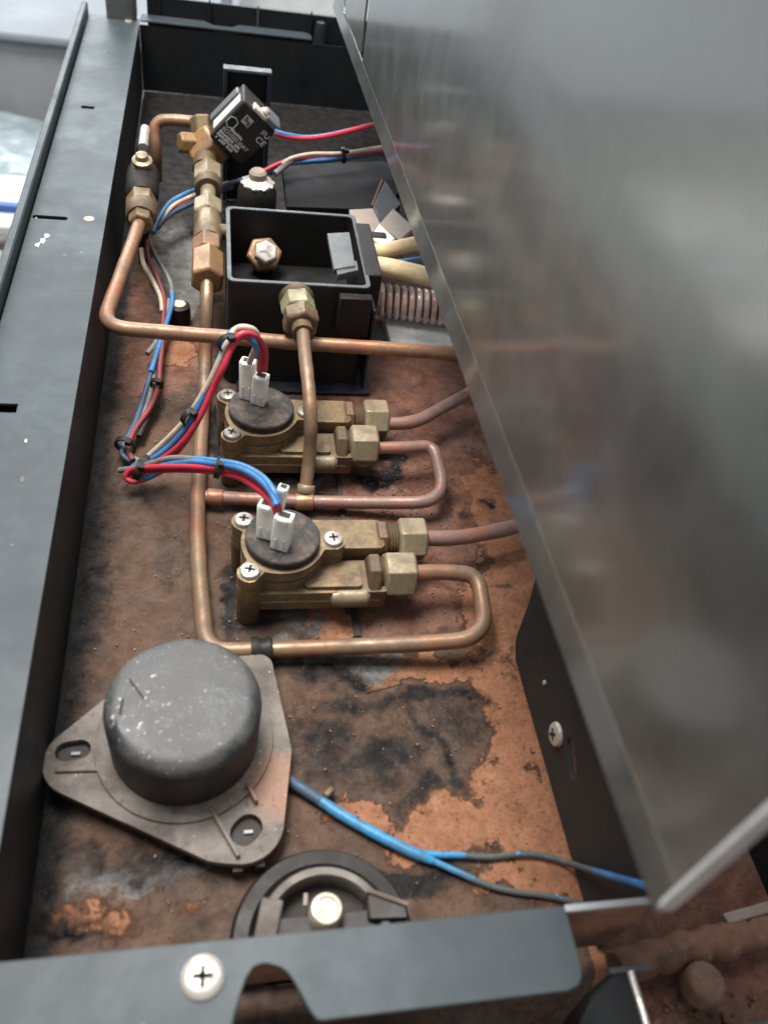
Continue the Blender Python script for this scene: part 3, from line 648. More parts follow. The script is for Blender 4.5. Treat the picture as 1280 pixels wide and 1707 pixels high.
# ================================================================== FLOW METERS
def meter(name, label, c0, drop, capspot, smat='zinc', cmat='brass'):
    """c0: floor point below the cap centre"""
    c0 = Vector((c0.x, c0.y, 0)); t_ = thing(name, label, 'flow meter', c0, 'brass flow meters')
    def L(x, y, z=0): return c0 + Vector((x, y, z))
    mxl = Matrix.Translation(c0)
    ears = [(-0.0174, 0.0128), (-0.0155, -0.0180), (0.0237, 0.0005)]
    R0 = 0.0190
    def outline(k):
        # ring with three ears joined by necks
        pts = []
        for i in range(96):
            a = 2 * PI * i / 96; d = Vector((math.cos(a), math.sin(a))); r_ = R0 * k
            for e in ears:
                E_ = Vector(e); re = 0.0058 * k
                b_ = d.dot(E_); disc = re * re - (E_.length_squared - b_ * b_)
                if disc > 0: r_ = max(r_, b_ + math.sqrt(disc))
                off_ = abs(d.cross(E_)) if b_ > 0 else 9
                if b_ > 0:   # soft neck
                    w_ = math.exp(-((off_) / 0.0085) ** 2 * 1.0) * max(0, E_.length - 0.003 - R0 * k) * 0.9; r_ = max(r_, R0 * k + w_)
            pts.append((d.x * r_, d.y * r_))
        return pts
    G().plate(outline(1.0), [], 0.0275, 0.0335, mxl).build('flange', 'brass', t_, 40, 0.0008)
    G().plate(outline(0.965), [], 0.0262, 0.0275, mxl).build('gasket', 'brass_dark', t_, 40)
    G().plate(outline(1.0), [], 0.0190, 0.0262, mxl).build('lower_flange', 'brass', t_, 40, 0.0010)
    # body block reaching to the outlets
    g = G().plate(rrect(-0.0165, -0.0205, 0.050, -0.0010, 0.003), [], 0.0085, 0.0205, mxl); g.build('body', 'brass', t_, 40, 0.0012)
    g = G().plate(rrect(-0.002, 0.0010, 0.050, 0.0195, 0.003), [], 0.0095, 0.0270, mxl); g.build('body', 'brass', t_, 40, 0.0012)
    G().lathe([(0.0165, 0.006), (0.0170, 0.019)], L(0, 0), (0, 0, 1), 32).build('bowl', 'brass_dark', t_)
    for (ex, ey), zl in zip(ears, (0.0012, 0.0012, 0.006)):
        G().lathe([(0.0054, zl), (0.0057, 0.0195)], L(ex, ey), (0, 0, 1), 20).build('leg', 'brass_dark', t_)
        screw(t_, L(ex, ey, 0.0335), 0.0046, smat, (0, 0, 1), random.random() * 1.5, 0.5)
    # round boss on the front arm
    G().lathe([(0.0015, 0), (0.0036, 0.001), (0.0042, 0.004), (0.0042, 0.017), (0.003, 0.0185)], L(0.022, -0.0200, 0.0165), (1, 0, 0), 18).build('boss', 'brass_light', t_)
    G().box(L(0.0165, -0.0206, 0.0145), (0.058, 0.0006, 0.0008)).build('parting_line', 'brass_light', t_, 0)
    G().plate(rrect(0.010, -0.0185, 0.037, -0.0035, 0.002), [], 0.0204, 0.0226, mxl).build('arm_pad', cmat, t_, 40, 0.0008)
    # rear outlet: collar, thread, nut; front outlet: collar, short thread, nut
    def thread(x0, x1, y, z, r):
        pr = []; k = 0; x_ = x0
        while x_ < x1: pr.append((r if k % 2 else r * 0.9, x_)); x_ += 0.0007; k += 1
        G().lathe(pr, L(0, y, z), (1, 0, 0), 20).build('thread', 'brass_dark', t_)
    yA, yBb, zo = 0.0125, -0.0095, 0.0200
    G().hexa(0.0098, 0.0470, 0.0530, L(0, yA, zo), (1, 0, 0), PI / 6 + 0.1).build('collar', 'brass', t_, 30, 0.0004)
    thread(0.0525, 0.0600, yA, zo, 0.0076)
    nA = G().hexa(0.0112, 0.0580, 0.0725, L(0, yA, zo), (1, 0, 0), PI / 6 - 0.05).build('nut', 'brass_light', t_, 30, 0.0005)
    G().hexa(0.0104, 0.0400, 0.0465, L(0, yBb, zo), (1, 0, 0), PI / 6).build('collar', 'brass_dark', t_, 30, 0.0004)
    thread(0.0460, 0.0510, yBb, zo, 0.0078)
    nB = G().hexa(0.0116, 0.0480, 0.0635, L(0, yBb, zo), (1, 0, 0), PI / 6 + 0.12).build('nut', 'brass_light', t_, 30, 0.0005)
    # black sensor cap
    cap = G().lathe([(0.0166, 0.0320), (0.0172, 0.0330), (0.0172, 0.0372), (0.0166, 0.0379), (0.004, 0.0380)], L(0, 0), (0, 0, 1), 40).build('sensor_cap', M['cap_top'], t_)
    G().lathe([(0.0045, 0), (0.005, 0.0004)], L(capspot[0], capspot[1], 0.0379), (0, 0, 1), 16)
    return t_, L
tt = NT('sensor_cap'); n1 = tt.noise(90, 5, 0.7, 0.5); n2 = tt.noise(420, 3)
M['cap_top'] = tt.out(tt.mix(tt.ramp(n1, [(0.48, 0.0), (0.68, 1.0)]), (0.020, 0.019, 0.019), (0.115, 0.080, 0.058)), 0.7, 0.0, n2, 0.0002, 0.5)
C2 = at(472, 892, 0.038); C1 = at(436, 677, 0.038)
m1, L1 = meter('flow_meter', 'grimy brass flow meter with black cap, the far one beside the black box', C1, 0, (0.006, -0.006), 'screw_dull')
m2, L2 = meter('flow_meter', 'grimy brass flow meter with black cap, the near one close to the dome', C2, 0, (0.0, 0.0))

# ---- white plug connectors on the caps (each a thing: plugs on and off)
def plug(label, foot, top, w, d, lean=None):
    """foot, top: centre line of the plug"""
    foot = Vector(foot); top = Vector(top); z = (top - foot).normalized(); x = Vector((0.93, -0.36, 0)); x = (x - z * x.dot(z)).normalized(); y = z.cross(x)
    h = (top - foot).length; mxx = Matrix((x, y, z)).transposed()
    t_ = thing('plug_connector', label, 'connector', foot, 'white plug connectors on the flow meters')
    G().box(foot + z * h / 2, (w, d, h), mxx).build('housing', 'conn_white', t_, 35, 0.0006)
    G().box(foot + z * (h - 0.0012) - y * (d * 0.5 + 0.0003), (w * 0.55, 0.0012, 0.0022), mxx).build('latch', 'conn_white', t_, 35, 0.0002)
    G().box(foot + z * (h + 0.0001), (w * 0.6, d * 0.5, 0.0006), mxx).build('socket_mouth', 'slot_dark', t_, 0)
    for s_ in (-1, 1):
        G().box(foot + z * h * 0.22 - y * (d * 0.5 + 0.0002) + x * s_ * w * 0.22, (w * 0.14, 0.0006, h * 0.3), mxx).build('key_rib', 'conn_white', t_, 35, 0.0001)
    return t_
Z0 = 0.0381
f1 = at(413, 662, Z0); f2 = at(431, 671, Z0)
plug('cream plug connector with the white wire, left one on the far flow meter', f1, f1 + Vector((-0.0005, 0.0005, 0.0240)), 0.0078, 0.0058)
plug('cream plug connector with two red wires, right one on the far flow meter', f2, f2 + Vector((0.0008, 0.0, 0.0185)), 0.0076, 0.0060)
f3 = at(443, 893, Z0); f4 = at(467, 911, Z0)
plug('white plug connector, left one on the near flow meter', f3, f3 + Vector((0.0, 0.0025, 0.0190)), 0.0078, 0.0058)
plug('white plug connector holding the red wire, right one on the near flow meter', f4, f4 + Vector((0.0010, 0.0015, 0.0195)), 0.0082, 0.0062)
f5 = at(456, 887, Z0)
plug('narrow white plug connector standing tallest on the near flow meter', f5, f5 + Vector((0.0030, 0.0010, 0.0290)), 0.0046, 0.0040)

# ================================================================== BLACK OPEN BOX
bx0, bx1_, by0_, by1_, bz = -0.0835, -0.0035, 0.107, 0.1900, 0.0715
bo = thing('black_box', 'open black metal box with a bolt inside, in the middle of the tray', 'box', ((bx0 + bx1_) / 2, (by0_ + by1_) / 2, 0))
w_ = 0.0020
G().plate(rrect(bx0, by0_, bx1_, by1_, 0.004), [rrect(bx0 + w_, by0_ + w_, bx1_ - w_, by1_ - w_, 0.003)], 0.002, bz - 0.0006).build('wall', 'box_black', bo, 35)
G().plate(rrect(bx0 - .0003, by0_ - .0003, bx1_ + .0003, by1_ + .0003, 0.004), [rrect(bx0 + w_ + .0002, by0_ + w_ + .0002, bx1_ - w_ - .0002, by1_ - w_ - .0002, 0.003)], bz - 0.0006, bz + 0.0006).build('rim', 'rim_edge', bo, 35, 0.0003)
G().box(((bx0 + bx1_) / 2, (by0_ + by1_) / 2, 0.034), (bx1_ - bx0 - .005, by1_ - by0_ - .005, 0.002)).build('bottom', 'box_black', bo)
G().plate(rrect(bx0 + 0.006, by0_ - 0.009, bx1_ + 0.008, by1_, 0.002), [], 0.001, 0.0028).build('base_plate', 'navy', bo, 35, 0.0004)
G().box((bx1_ + 0.004, by0_ + 0.02, 0.030), (0.0016, 0.044, 0.056)).build('side_sheet', 'navy', bo, 35, 0.0003)
G().lathe([(0.0022, 0), (0.0026, 0.0006), (0.001, 0.0012)], at(563, 634, 0.003), (0, 0, 1), 12).build('weld_spot', 'wall_pale', bo)
G().lathe([(0.0010, 0), (0.0012, 0.0005)], aty(595, 527, by0_ - 0.0003), (0, -1, 0), 10).build('rivet', 'zinc', bo)
# brass hex and steel bolt inside, on the far wall
cb = at(437, 428, 0.045)
ax = (cb - Vector(CAM)).normalized() * -1; ax = Vector((0.05, -0.62, 0.78)).normalized()
pb = at(440, 432, 0.046)
G().hexa(0.0115, 0.0, 0.0075, pb + Vector((0, 0.004, -0.001)), ax, 0.2).build('brass_washer_nut', 'brass_orange', bo, 30, 0.0008)
G().lathe([(0.0062, -0.012), (0.0062, 0.003)], pb, ax, 20).build('bolt_shank', 'brass_dark', bo)
hb = G().lathe([(0.0068, 0.0075), (0.0078, 0.0083), (0.0078, 0.0128), (0.0066, 0.0140), (0.002, 0.0141)], pb, ax, 6, 0.5).build('hex_bolt', 'zinc', bo, 30, 0.0006)
cc = pb + ax * 0.0143
for k in range(3):
    a = 0.3 + k * 2.1; d = Quaternion(ax, a) @ ax.orthogonal().normalized(); e = ax.cross(d)
    G().box(cc + d * 0.002, (0.0038, 0.0009, 0.0004), Matrix((d, e, ax)).transposed()).build('head_mark', 'steel_dull', hb, 0)
# grey clip over the right edge with its black body
pc = at(566, 420, bz + 0.004)
g = thing('terminal_clip', 'smoky grey plastic clip hooked over the right edge of the black box', 'clip', pc)
ca = [at(545, 392, bz + .003), at(582, 390, bz + .003), at(592, 447, bz + .003), at(556, 452, bz + .003)]
G().plate([(p_.x, p_.y) for p_ in ca], [], bz + .0012, bz + .0045).build('face', 'clip_grey', g, 35, 0.0006)
cb_ = [at(558, 448, bz + .001), at(594, 440, bz + .001), at(597, 456, bz + .001), at(562, 464, bz + .001)]
G().plate([(p_.x, p_.y) for p_ in cb_], [], bz - .001, bz + .0035).build('tongue', 'clip_grey', g, 35, 0.0005)
G().box((bx1_ + 0.0035, 0.150, bz - 0.012), (0.010, 0.060, 0.026)).build('terminal_body', 'plastic_black', g, 35, 0.001)
e = aty(580, 480, by0_ - 0.003)
G().box((bx1_ - 0.0085, by0_ - 0.0035, bz - 0.016), (0.019, 0.006, 0.026)).build('front_tab', 'plastic_black', g, 35, 0.0008)
# compression fitting on the front wall
pf = aty(494, 500, by0_)
g = thing('elbow_fitting', 'greened brass compression fitting on the front of the black box', 'fitting', pf)
q0 = Vector((pf.x, by0_, pf.z + 0.001)); q1 = at(505, 556, .0615); d = (q1 - q0).normalized(); Lq = (q1 - q0).length
G().lathe([(0.0105, -0.0005), (0.0098, 0.002), (0.0075, 0.004)], q0, (0, -1, 0), 20).build('rust_collar', 'brass_dark', g)
G().tube([q0 + Vector((0, 0.001, 0)), q0 + d * Lq * .5, q1], 0.0058, 16).build('stem', 'brass_dark', g)
G().hexa(0.0098, 0.0005, 0.0130, q0 + d * 0.001, d, 0.15).build('nut', 'verdigris', g, 30, 0.0005)
G().hexa(0.0104, 0.0150, 0.0262, q0, d, 0.45).build('nut', 'brass', g, 30, 0.0005)

# cream sleeved leads, black plug, coil, plates to the right of the box
def lead(name, label, pts, r, mat, cat='wire', n=12):
    return tag(G().tube(spline(pts), r, n).build(name, mat, None, 60), label, cat)
lead('sleeved_lead', 'upper yellowed fabric sleeved lead to the right of the black box', [at(603, 417, .060), at(640, 418, .060), at(685, 408, .060), at(760, 396, .060)], 0.0048, 'sleeve')
lead('sleeved_lead', 'lower yellowed fabric sleeved lead to the right of the black box', [at(605, 444, .058), at(640, 445, .058), at(700, 458, .058), at(790, 480, .058)], 0.0060, 'sleeve')
c = at(622, 402, .058)
tag(G().box(c, (0.018, 0.010, 0.010)).build('black_plug', 'plastic_black', None, 35, 0.0022), 'small rounded black plug above the yellowed sleeved leads', 'plug')
lead('twisted_wire', 'thin blue and white wire between the two yellowed sleeves', [at(655, 437, .060), at(690, 432, .061), at(740, 425, .06)], 0.0012, 'blue')
# coil
c0 = at(632, 500, .020); c1 = at(790, 522, .020); ax_ = (c1 - c0); Lc = ax_.length; ax_.normalize()
u_ = ax_.orthogonal().normalized(); w2 = ax_.cross(u_); pts = []
turns = int(Lc / 0.0047)
for k in range(turns * 18):
    a = 2 * PI * k / 18; pts.append(c0 + ax_ * (Lc * k / (turns * 18)) + (u_ * math.cos(a) + w2 * math.sin(a)) * 0.0098)
g = thing('copper_coil', 'shiny reddish coiled tube lying on a pale plate right of the black box', 'coil', c0 - Vector((0, 0, 0.013)))
G().tube(pts, 0.0021, 8).build('winding', 'coil_wire', g, 80)
G().lathe([(0.0080, -0.008), (0.0105, -0.006), (0.0105, 0.002), (0.008, 0.004)], c0, ax_, 24).build('end_cap', 'coil_wire', g)
G().lathe([(0.0078, 0.0), (0.0078, Lc)], c0, ax_, 20).build('core', 'slot_dark', g)
a = at(650, 575, .006); 
pts_ = [at(634, 505, .008), at(760, 512, .008), at(820, 590, .008), at(652, 574, .008)]
tag(G().plate([(p_.x, p_.y) for p_ in pts_], [], 0.0015, 0.0080).build('pale_plate', 'pale_plate', None, 35, 0.0006), 'pale grey metal plate on the floor under the copper coil', 'plate')
# beige boards standing and lying behind the box on the right, dark glossy shelf
pts_ = [at(582, 350, .05), at(622, 348, .05), at(660, 398, .05), at(590, 404, .05)]
tag(G().plate([(p_.x, p_.y) for p_ in pts_], [], 0.047, 0.0505).build('beige_board', 'beige_plate', None, 35, 0.0005), 'flat beige board just behind the right corner of the black box', 'board')
pts_ = [at(655, 348, .056), at(690, 380, .056), at(666, 402, .056), at(632, 375, .056)]
tag(G().plate([(p_.x, p_.y) for p_ in pts_], [], 0.0530, 0.0565).build('beige_board', 'beige_plate', None, 35, 0.0005), 'tilted beige board touching the edge of the steel panel', 'board')
pts_ = [at(632, 374, .062), at(658, 398, .062), at(640, 412, .062), at(618, 396, .062)]
tag(G().plate([(p_.x, p_.y) for p_ in pts_], [], 0.0570, 0.0625).build('beige_board', 'conn_white', None, 35, 0.0005), 'small pale tab above the yellowed sleeves', 'board')
pts_ = [at(470, 275, .045), at(640, 268, .045), at(700, 300, .045), at(622, 349, .045), at(478, 344, .045)]
g = thing('black_shelf', 'glossy black sheet metal shelf behind the black box', 'shelf', (0, 0.26, 0))
G().plate([(p_.x, p_.y) for p_ in pts_], [], 0.0400, 0.0450).build('sheet', 'matte_black', g, 35, 0.0005)
for (cx_, cy_) in ((490, 300), (640, 300)):
    c = at(cx_, cy_, .0); G().box((at(cx_, cy_, .045).x, at(cx_, cy_, .045).y, 0.0205), (0.006, 0.006, 0.039)).build('leg', 'black', g)
a, b = at(637, 300, .0455), at(620, 343, .0455)
G().tube([a, b], 0.0007, 6).build('scraped_edge', 'copper', g)
pts_ = [at(622, 344, .052), at(642, 300, .052), at(668, 340, .052), at(636, 372, .052)]
G().plate([(p_.x, p_.y) for p_ in pts_], [], 0.0460, 0.0520).build('folded_corner', 'navy', g, 35, 0.0005)

# ================================================================== SOLENOID VALVE (coil block and brass body)
YS = 0.285
cr = [aty(*p_, YS) for p_ in ((408, 163), (457, 221), (407, 279), (349, 232))]     # top, right, bottom, left corner of the face
ctr = sum(cr, Vector()) / 4
ux = ((cr[1] - cr[0]) + (cr[2] - cr[3])).normalized(); uz = ((cr[0] - cr[3]) + (cr[1] - cr[2])); uz = (uz - ux * uz.dot(ux)).normalized()
wx = ((cr[1] - cr[0]).length + (cr[2] - cr[3]).length) / 2; wz = ((cr[0] - cr[3]).length + (cr[1] - cr[2]).length) / 2
uy = Vector((0, 1, 0))
sv = thing('solenoid_valve', 'solenoid valve with a black printed coil block tilted on a brass body', 'valve', (ctr.x, YS, 0))
mS = frame(ctr, ux, uz, -uy)          # local x along the lower right, y along the upper right, z to the viewer
DEP = 0.030
MB3 = Matrix((ux, uz, -uy)).transposed()
G().box(ctr + uy * DEP / 2, (wx, wz, DEP), MB3).build('coil_block', 'plastic_black', sv, 35, 0.0016, 3)
# white label on the upper left flank
G().box(ctr - ux * (wx / 2 + 0.0002) + uy * 0.011 + uz * wz * 0.02, (0.0004, wz * 0.76, 0.012), Matrix((ux, uz, -uy)).transposed()).build('label', 'label_white', sv, 0)
G().box(ctr - ux * (wx / 2) + uy * (DEP * 0.78) - uz * wz * 0.02, (0.004, wz * 0.8, 0.010), MB3).build('yoke', 'clip_grey', sv, 35, 0.001)
# screw lug and spade terminals on the upper right flank
lug = ctr + uz * (wz / 2 + 0.0008) + ux * (-wx * 0.06) + uy * 0.004
G().box(lug, (0.011, 0.003, 0.009), MB3).build('screw_lug', 'zinc_warm', sv, 35, 0.0008)
G().lathe([(0.0034, 0), (0.0036, 0.002), (0.002, 0.004)], lug + uz * 0.001 + ux * 0.003, uz, 14).build('screw', 'zinc', sv)
G().box(ctr + uz * (wz / 2 + 0.0018) + ux * (wx * 0.30) + uy * 0.008, (wx * 0.42, 0.005, 0.018), MB3).build('terminal_cover', 'clip_grey', sv, 35, 0.0012)
# print
def text(body, size, x, y, parent, mat='print', align='LEFT', rot=0.0):
    cu = bpy.data.curves.new('t', 'FONT'); cu.body = body; cu.size = size; cu.align_x = align
    ob = bpy.data.objects.new('t', cu); COL.objects.link(ob)
    dg = bpy.context.evaluated_depsgraph_get(); me_ = bpy.data.meshes.new_from_object(ob.evaluated_get(dg))
    vs = [mS @ (Matrix.Rotation(rot, 3, 'Z') @ Vector((v_.co.x, v_.co.y, 0)) + Vector((x, y, 0.0002))) for v_ in me_.vertices]
    fs = [tuple(p_.vertices) for p_ in me_.polygons]
    bpy.data.objects.remove(ob); bpy.data.meshes.remove(me_); bpy.data.curves.remove(cu)
    return mesh_obj('printed_text', vs, fs, mat, parent, 0)
hx, hz_ = wx / 2, wz / 2
tx = -hx * 0.60
text('BDV08530AY', 0.0040, -hx * 0.86, -hz_ * 0.42, sv)
rp = random.Random(3)
for y_, x0_, n_ in ((-0.22, -0.55, 7), (-0.56, -0.86, 11), (-0.70, -0.86, 12), (-0.84, -0.80, 10)):     # rows of print too small to read
    g_ = G(); x_ = hx * x0_
    for k_ in range(n_):
        w_c = rp.choice((0.0007, 0.0011, 0.0014)); h_c = rp.choice((0.0014, 0.0018, 0.0020))
        if rp.random() > 0.14: g_.box((x_ + w_c / 2, hz_ * y_ + h_c / 2, 0.0001), (w_c, h_c, 0.0003))
        x_ += w_c + 0.0005
    g_.xf(mS).build('printed_row', 'print', sv, 0)
text('CE', 0.0062, hx * 0.52, hz_ * 0.18, sv)
text('ЯU', 0.0050, hx * 0.48, hz_ * 0.52, sv)
def outline_mark(pts, w):
    g_ = G()
    for i in range(len(pts)):
        a_, b_ = Vector((*pts[i], 0)), Vector((*pts[(i + 1) % len(pts)], 0)); d_ = (b_ - a_)
        m3 = Matrix.Rotation(math.atan2(d_.y, d_.x), 3, 'Z'); c_ = (a_ + b_) / 2
        g_.box(c_, (d_.length + w, w, 0.0003), m3)
    return g_.xf(mS)
s_ = 0.0032; ox, oy = -hx * 0.28, hz_ * 0.50
G().box((ox, oy, 0.0), (2 * s_, 2 * s_, 0.0003)).xf(mS).build('printed_mark', 'clip_print', sv, 0)
G().box((ox, oy, 0.0003), (s_ * 1.5, 0.0008, 0.0003), Matrix.Rotation(0.12, 3, 'Z')).xf(mS).build('printed_mark', 'slot_dark', sv, 0)
for k_ in (-1, 1): G().lathe([(0.0009, -0.0001), (0.0009, 0.0002)], (ox + k_ * s_ * .5, oy - k_ * s_ * .5, 0.0002), (0, 0, 1), 10).xf(mS).build('printed_mark', 'slot_dark', sv, 0)
ox, oy = -hx * 0.72, hz_ * 0.02
outline_mark([(ox - 0.0032, oy - 0.002), (ox, oy - 0.004), (ox + 0.0032, oy - 0.002), (ox + 0.0032, oy + 0.003), (ox, oy + 0.0045), (ox - 0.0032, oy + 0.003)], 0.0006).build('printed_mark', 'print', sv, 0)
# brass body
cB = at(345, 250, .055)
G().hexa(0.0150, -0.011, 0.012, cB, (0.75, 0.1, 0.65), 0.2, 0.002).build('brass_body', 'brass_orange', sv, 30, 0.0012)
G().lathe([(0.0088, -0.022), (0.0092, 0.012), (0.0070, 0.016)], cB, (0.05, 0.95, 0.2), 18).build('inlet_boss', 'brass_dark', sv)
G().hexa(0.0075, 0.0, 0.016, cB + Vector((-0.004, 0, 0.004)), (-0.75, -0.25, 0.1), 0.4, 0.0015).build('side_plug', 'brass_orange', sv, 30, 0.0008)
G().hexa(0.0085, 0.004, 0.017, cB + Vector((-0.002, 0.004, 0.004)), (-0.1, 0.6, 0.75), 0.1, 0.0015).build('top_nut', 'brass', sv, 30, 0.0008)
G().tube([cB, cr[3].lerp(cr[2], 0.35) + uy * 0.014], 0.0080, 16).build('armature_tube', 'brass_dark', sv)
G().box((cB.x, cB.y + 0.01, 0.022), (0.012, 0.012, 0.044)).build('foot', 'black', sv)
# bracket frame behind the coil, against the back
ya = 0.335
ft = aty(376, 113, ya); fb = aty(450, 118, ya)
mF = frame((0, ya, 0), (1, 0, 0), (0, 0, 1), (0, 1, 0))
fr = thing('frame_bracket', 'blue-black rectangular sheet bracket standing behind the solenoid coil', 'bracket', ((ft.x + fb.x) / 2, ya, 0))
G().box(((ft.x + fb.x) / 2, ya + 0.004, ft.z / 2 - 0.0006), (fb.x - ft.x - 0.003, 0.0015, ft.z - 0.003)).build('back_sheet', 'black', fr)
for xx in (ft.x, fb.x): G().box((xx, ya + 0.001, ft.z / 2 + 0.001), (0.0026, 0.008, ft.z - 0.002)).build('side_fold', 'navy', fr, 35, 0.0005)
G().box(((ft.x + fb.x) / 2, ya + 0.001, ft.z - 0.0003), (fb.x - ft.x + 0.003, 0.008, 0.0022)).build('top_fold', 'rim_edge', fr, 35, 0.0005)

# ================================================================== TEE FITTING CHAIN between solenoid and long pipe
tx0 = at(346, 462, .05)
tf = thing('tee_fitting', 'row of brass nuts and a tee fitting, left of the black box', 'fitting', (tx0.x, tx0.y, 0))
def P(pyv): return at(346, pyv, .05)
xa = tx0.x
def yy(pyv): return P(pyv).y - tx0.y
A = (0, 1, 0); O = Vector((xa, tx0.y, 0.05))
G().hexa(0.0104, yy(470), yy(428), O, A, PI / 6 + .1).build('nut', 'brass_orange', tf, 30, 0.0006)
G().hexa(0.0098, yy(428) + .0005, yy(404), O, A, .3).build('nut', 'copper', tf, 30, 0.0006)
G().lathe([(0.0086, yy(404)), (0.0090, yy(398)), (0.0090, yy(368)), (0.0080, yy(362))], O, A, 24).build('tee_body', 'brass', tf)
G().hexa(0.0102, yy(364), yy(342), O, A, PI / 6).build('nut', 'brass_light', tf, 30, 0.0006)
G().lathe([(0.0052, yy(345)), (0.0052, yy(300))], O, A, 18).build('stem', 'brass_light', tf)
G().hexa(0.0105, yy(308), yy(284), O, A, PI / 6 - .1).build('nut', 'brass_light', tf, 30, 0.0006)
G().lathe([(0.0090, yy(318)), (0.0095, yy(306))], O, A, 20).build('collar', 'brass_dark', tf)
G().lathe([(0.0050, 0), (0.0050, 0.014)], O + Vector((0, yy(385), 0)), (1, 0, 0), 16).build('branch', 'brass_dark', tf)
G().box((xa, tx0.y + yy(385), 0.0215), (0.008, 0.008, 0.040)).build('support', 'black', tf)

# ================================================================== LEFT SHUT-OFF VALVE along the wall
vl = at(235, 372, .05)
lv = thing('shutoff_valve', 'black bodied valve with brass nuts and a bright stem near the left wall', 'valve', (vl.x, vl.y, 0))
d = (at(240, 262, .053) - vl).normalized()
G().hexa(0.0078, -0.002, 0.008, vl, d, .3).build('nut', 'brass', lv, 30, .0006)
G().lathe([(0.0085, 0.006), (0.0098, 0.008), (0.0098, 0.018), (0.0085, 0.020)], vl, d, 20).build('collar', 'brass_dark', lv)
G().hexa(0.0100, 0.018, 0.030, vl, d, .1).build('nut', 'brass', lv, 30, .0006)
G().lathe([(0.0090, 0.030), (0.0108, 0.034), (0.0108, 0.060), (0.0095, 0.066), (0.004, 0.068)], vl, d, 24).build('rubber_body', 'plastic_black', lv)
k = at(237, 262, .068)
G().lathe([(0.0056, -0.006), (0.0066, -0.004), (0.0066, -0.002), (0.0044, -0.001), (0.0038, 0.002), (0.002, 0.003)], k, (0, -0.2, 1), 20).build('stem_washer', 'brass_light', lv)
k2 = at(239, 246, .068)
G().tube([k2, k2 + Vector((0.0005, 0.022, 0.003))], 0.0034, 12).build('stem_pin', 'zinc', lv)
G().box((vl.x - 0.002, vl.y + 0.045, 0.020), (0.008, 0.02, 0.040)).build('foot', 'black', lv)

# brass post with star washer behind the black box
pp = at(431, 345, .045)
cp = thing('terminal_post', 'brass terminal post with a bright star washer just behind the black box', 'post', (pp.x, pp.y + .01, 0))
zc = at(430, 296, .064)
G().lathe([(0.0070, 0.0), (0.0075, 0.040), (0.0060, 0.044)], (zc.x, zc.y, 0.001), (0, 0, 1), 18).build('column', 'brass_dark', cp)
G().lathe([(0.0122, 0.038), (0.0132, 0.042), (0.0132, 0.055), (0.0110, 0.0595)], (zc.x, zc.y, 0), (0, 0, 1), 24).build('rubber_ring', 'plastic_black', cp)
w = G(); v = []; f = []; nn = 40
for k in range(nn):
    a = 2 * PI * k / nn; rr = 0.0116 if k % 4 < 2 else 0.0104
    v += [(zc.x + 0.0055 * math.cos(a), zc.y + 0.0055 * math.sin(a), 0.0640), (zc.x + rr * math.cos(a), zc.y + rr * math.sin(a), 0.0605 + 0.0006 * (k % 2)), (zc.x + rr * math.cos(a), zc.y + rr * math.sin(a), 0.0598)]
for k in range(nn):
    j = (k + 1) % nn; f += [(3 * k, 3 * k + 1, 3 * j + 1, 3 * j), (3 * k + 1, 3 * k + 2, 3 * j + 2, 3 * j + 1)]
w.add(v, f).build('star_washer', 'zinc', cp, 25)
G().lathe([(0.0056, 0.0625), (0.0060, 0.0640), (0.0058, 0.0675), (0.0044, 0.0692), (0.002, 0.0690)], (zc.x, zc.y, 0), (0, 0, 1), 20).build('nut', 'beige_plate', cp)
for sx in (-1, 1):
    G().box((zc.x + sx * 0.010, zc.y - 0.010, 0.030), (0.007, 0.004, 0.022), Matrix.Rotation(sx * 0.3, 3, 'Y')).build('tab', 'beige_plate', cp, 35, .0006)

# black standoff on the floor
c = at(300, 535, 0.0)
so = thing('rubber_standoff', 'short black rubber standoff on the floor left of the black box', 'standoff', (c.x, c.y, 0))
G().lathe([(0.0068, 0.0008), (0.0072, 0.004), (0.0068, 0.012), (0.0055, 0.0128)], (c.x, c.y, 0), (0, 0, 1), 22).build('body', 'plastic_black', so)
G().lathe([(0.0042, 0.0125), (0.0042, 0.0134), (0.003, 0.0136)], (c.x, c.y, 0), (0, 0, 1), 16).build('stud', 'zinc_warm', so)
c = at(392, 625, 0.0)  # short black rubber foot at the front left corner of the box
tag(G().lathe([(0.008, 0.003), (0.0085, 0.006), (0.0085, 0.016), (0.007, 0.019), (0.003, 0.0195)], (c.x, c.y, 0), (0, 0, 1), 22).build('rubber_foot', 'plastic_black'),
    'black rubber foot at the front left corner of the black box', 'knob')

# ================================================================== DOME HOUSING
DC = at(306, 1160, 0.0440); DX, DY = DC.x, DC.y
dm = thing('dome_housing', 'dusty black round housing on a three eared plastic plate, near left', 'housing', (DX, DY, 0))
eL, eR, eT = at(122, 1252, .0105), at(411, 1383, .0105), at(428, 1090, .0105)
pts = circ(DX, DY, 0.0375, 48)
for e_, r_ in ((at(139, 1266, .0105), 0.0150), (at(404, 1370, .0105), 0.0160), (at(432, 1110, .0105), 0.0060), (at(462, 1250, .0105), 0.0060)): pts += circ(e_.x, e_.y, r_, 28)
eM = at(360, 1425, .0105); pts += circ(eM.x + .001, eM.y + 0.005, 0.008, 12)
oL = slot(eL.x - .0025, eL.y, eL.x + .0025, eL.y + .0006, 0.0042); oR = slot(eR.x - 0.001, eR.y - 0.001, eR.x + .001, eR.y + .001, 0.0052)
G().plate(hull(pts), [oL[::-1], oR[::-1]], 0.0075, 0.0105, ).build('mounting_plate', 'dome_plate', dm, 35, 0.0008)
G().lathe([(0.0355, 0.0100), (0.0352, 0.0118), (0.0335, 0.0122), (0.0310, 0.0122)], (DX, DY, 0), (0, 0, 1), 64).build('collar', 'dome_plate', dm)
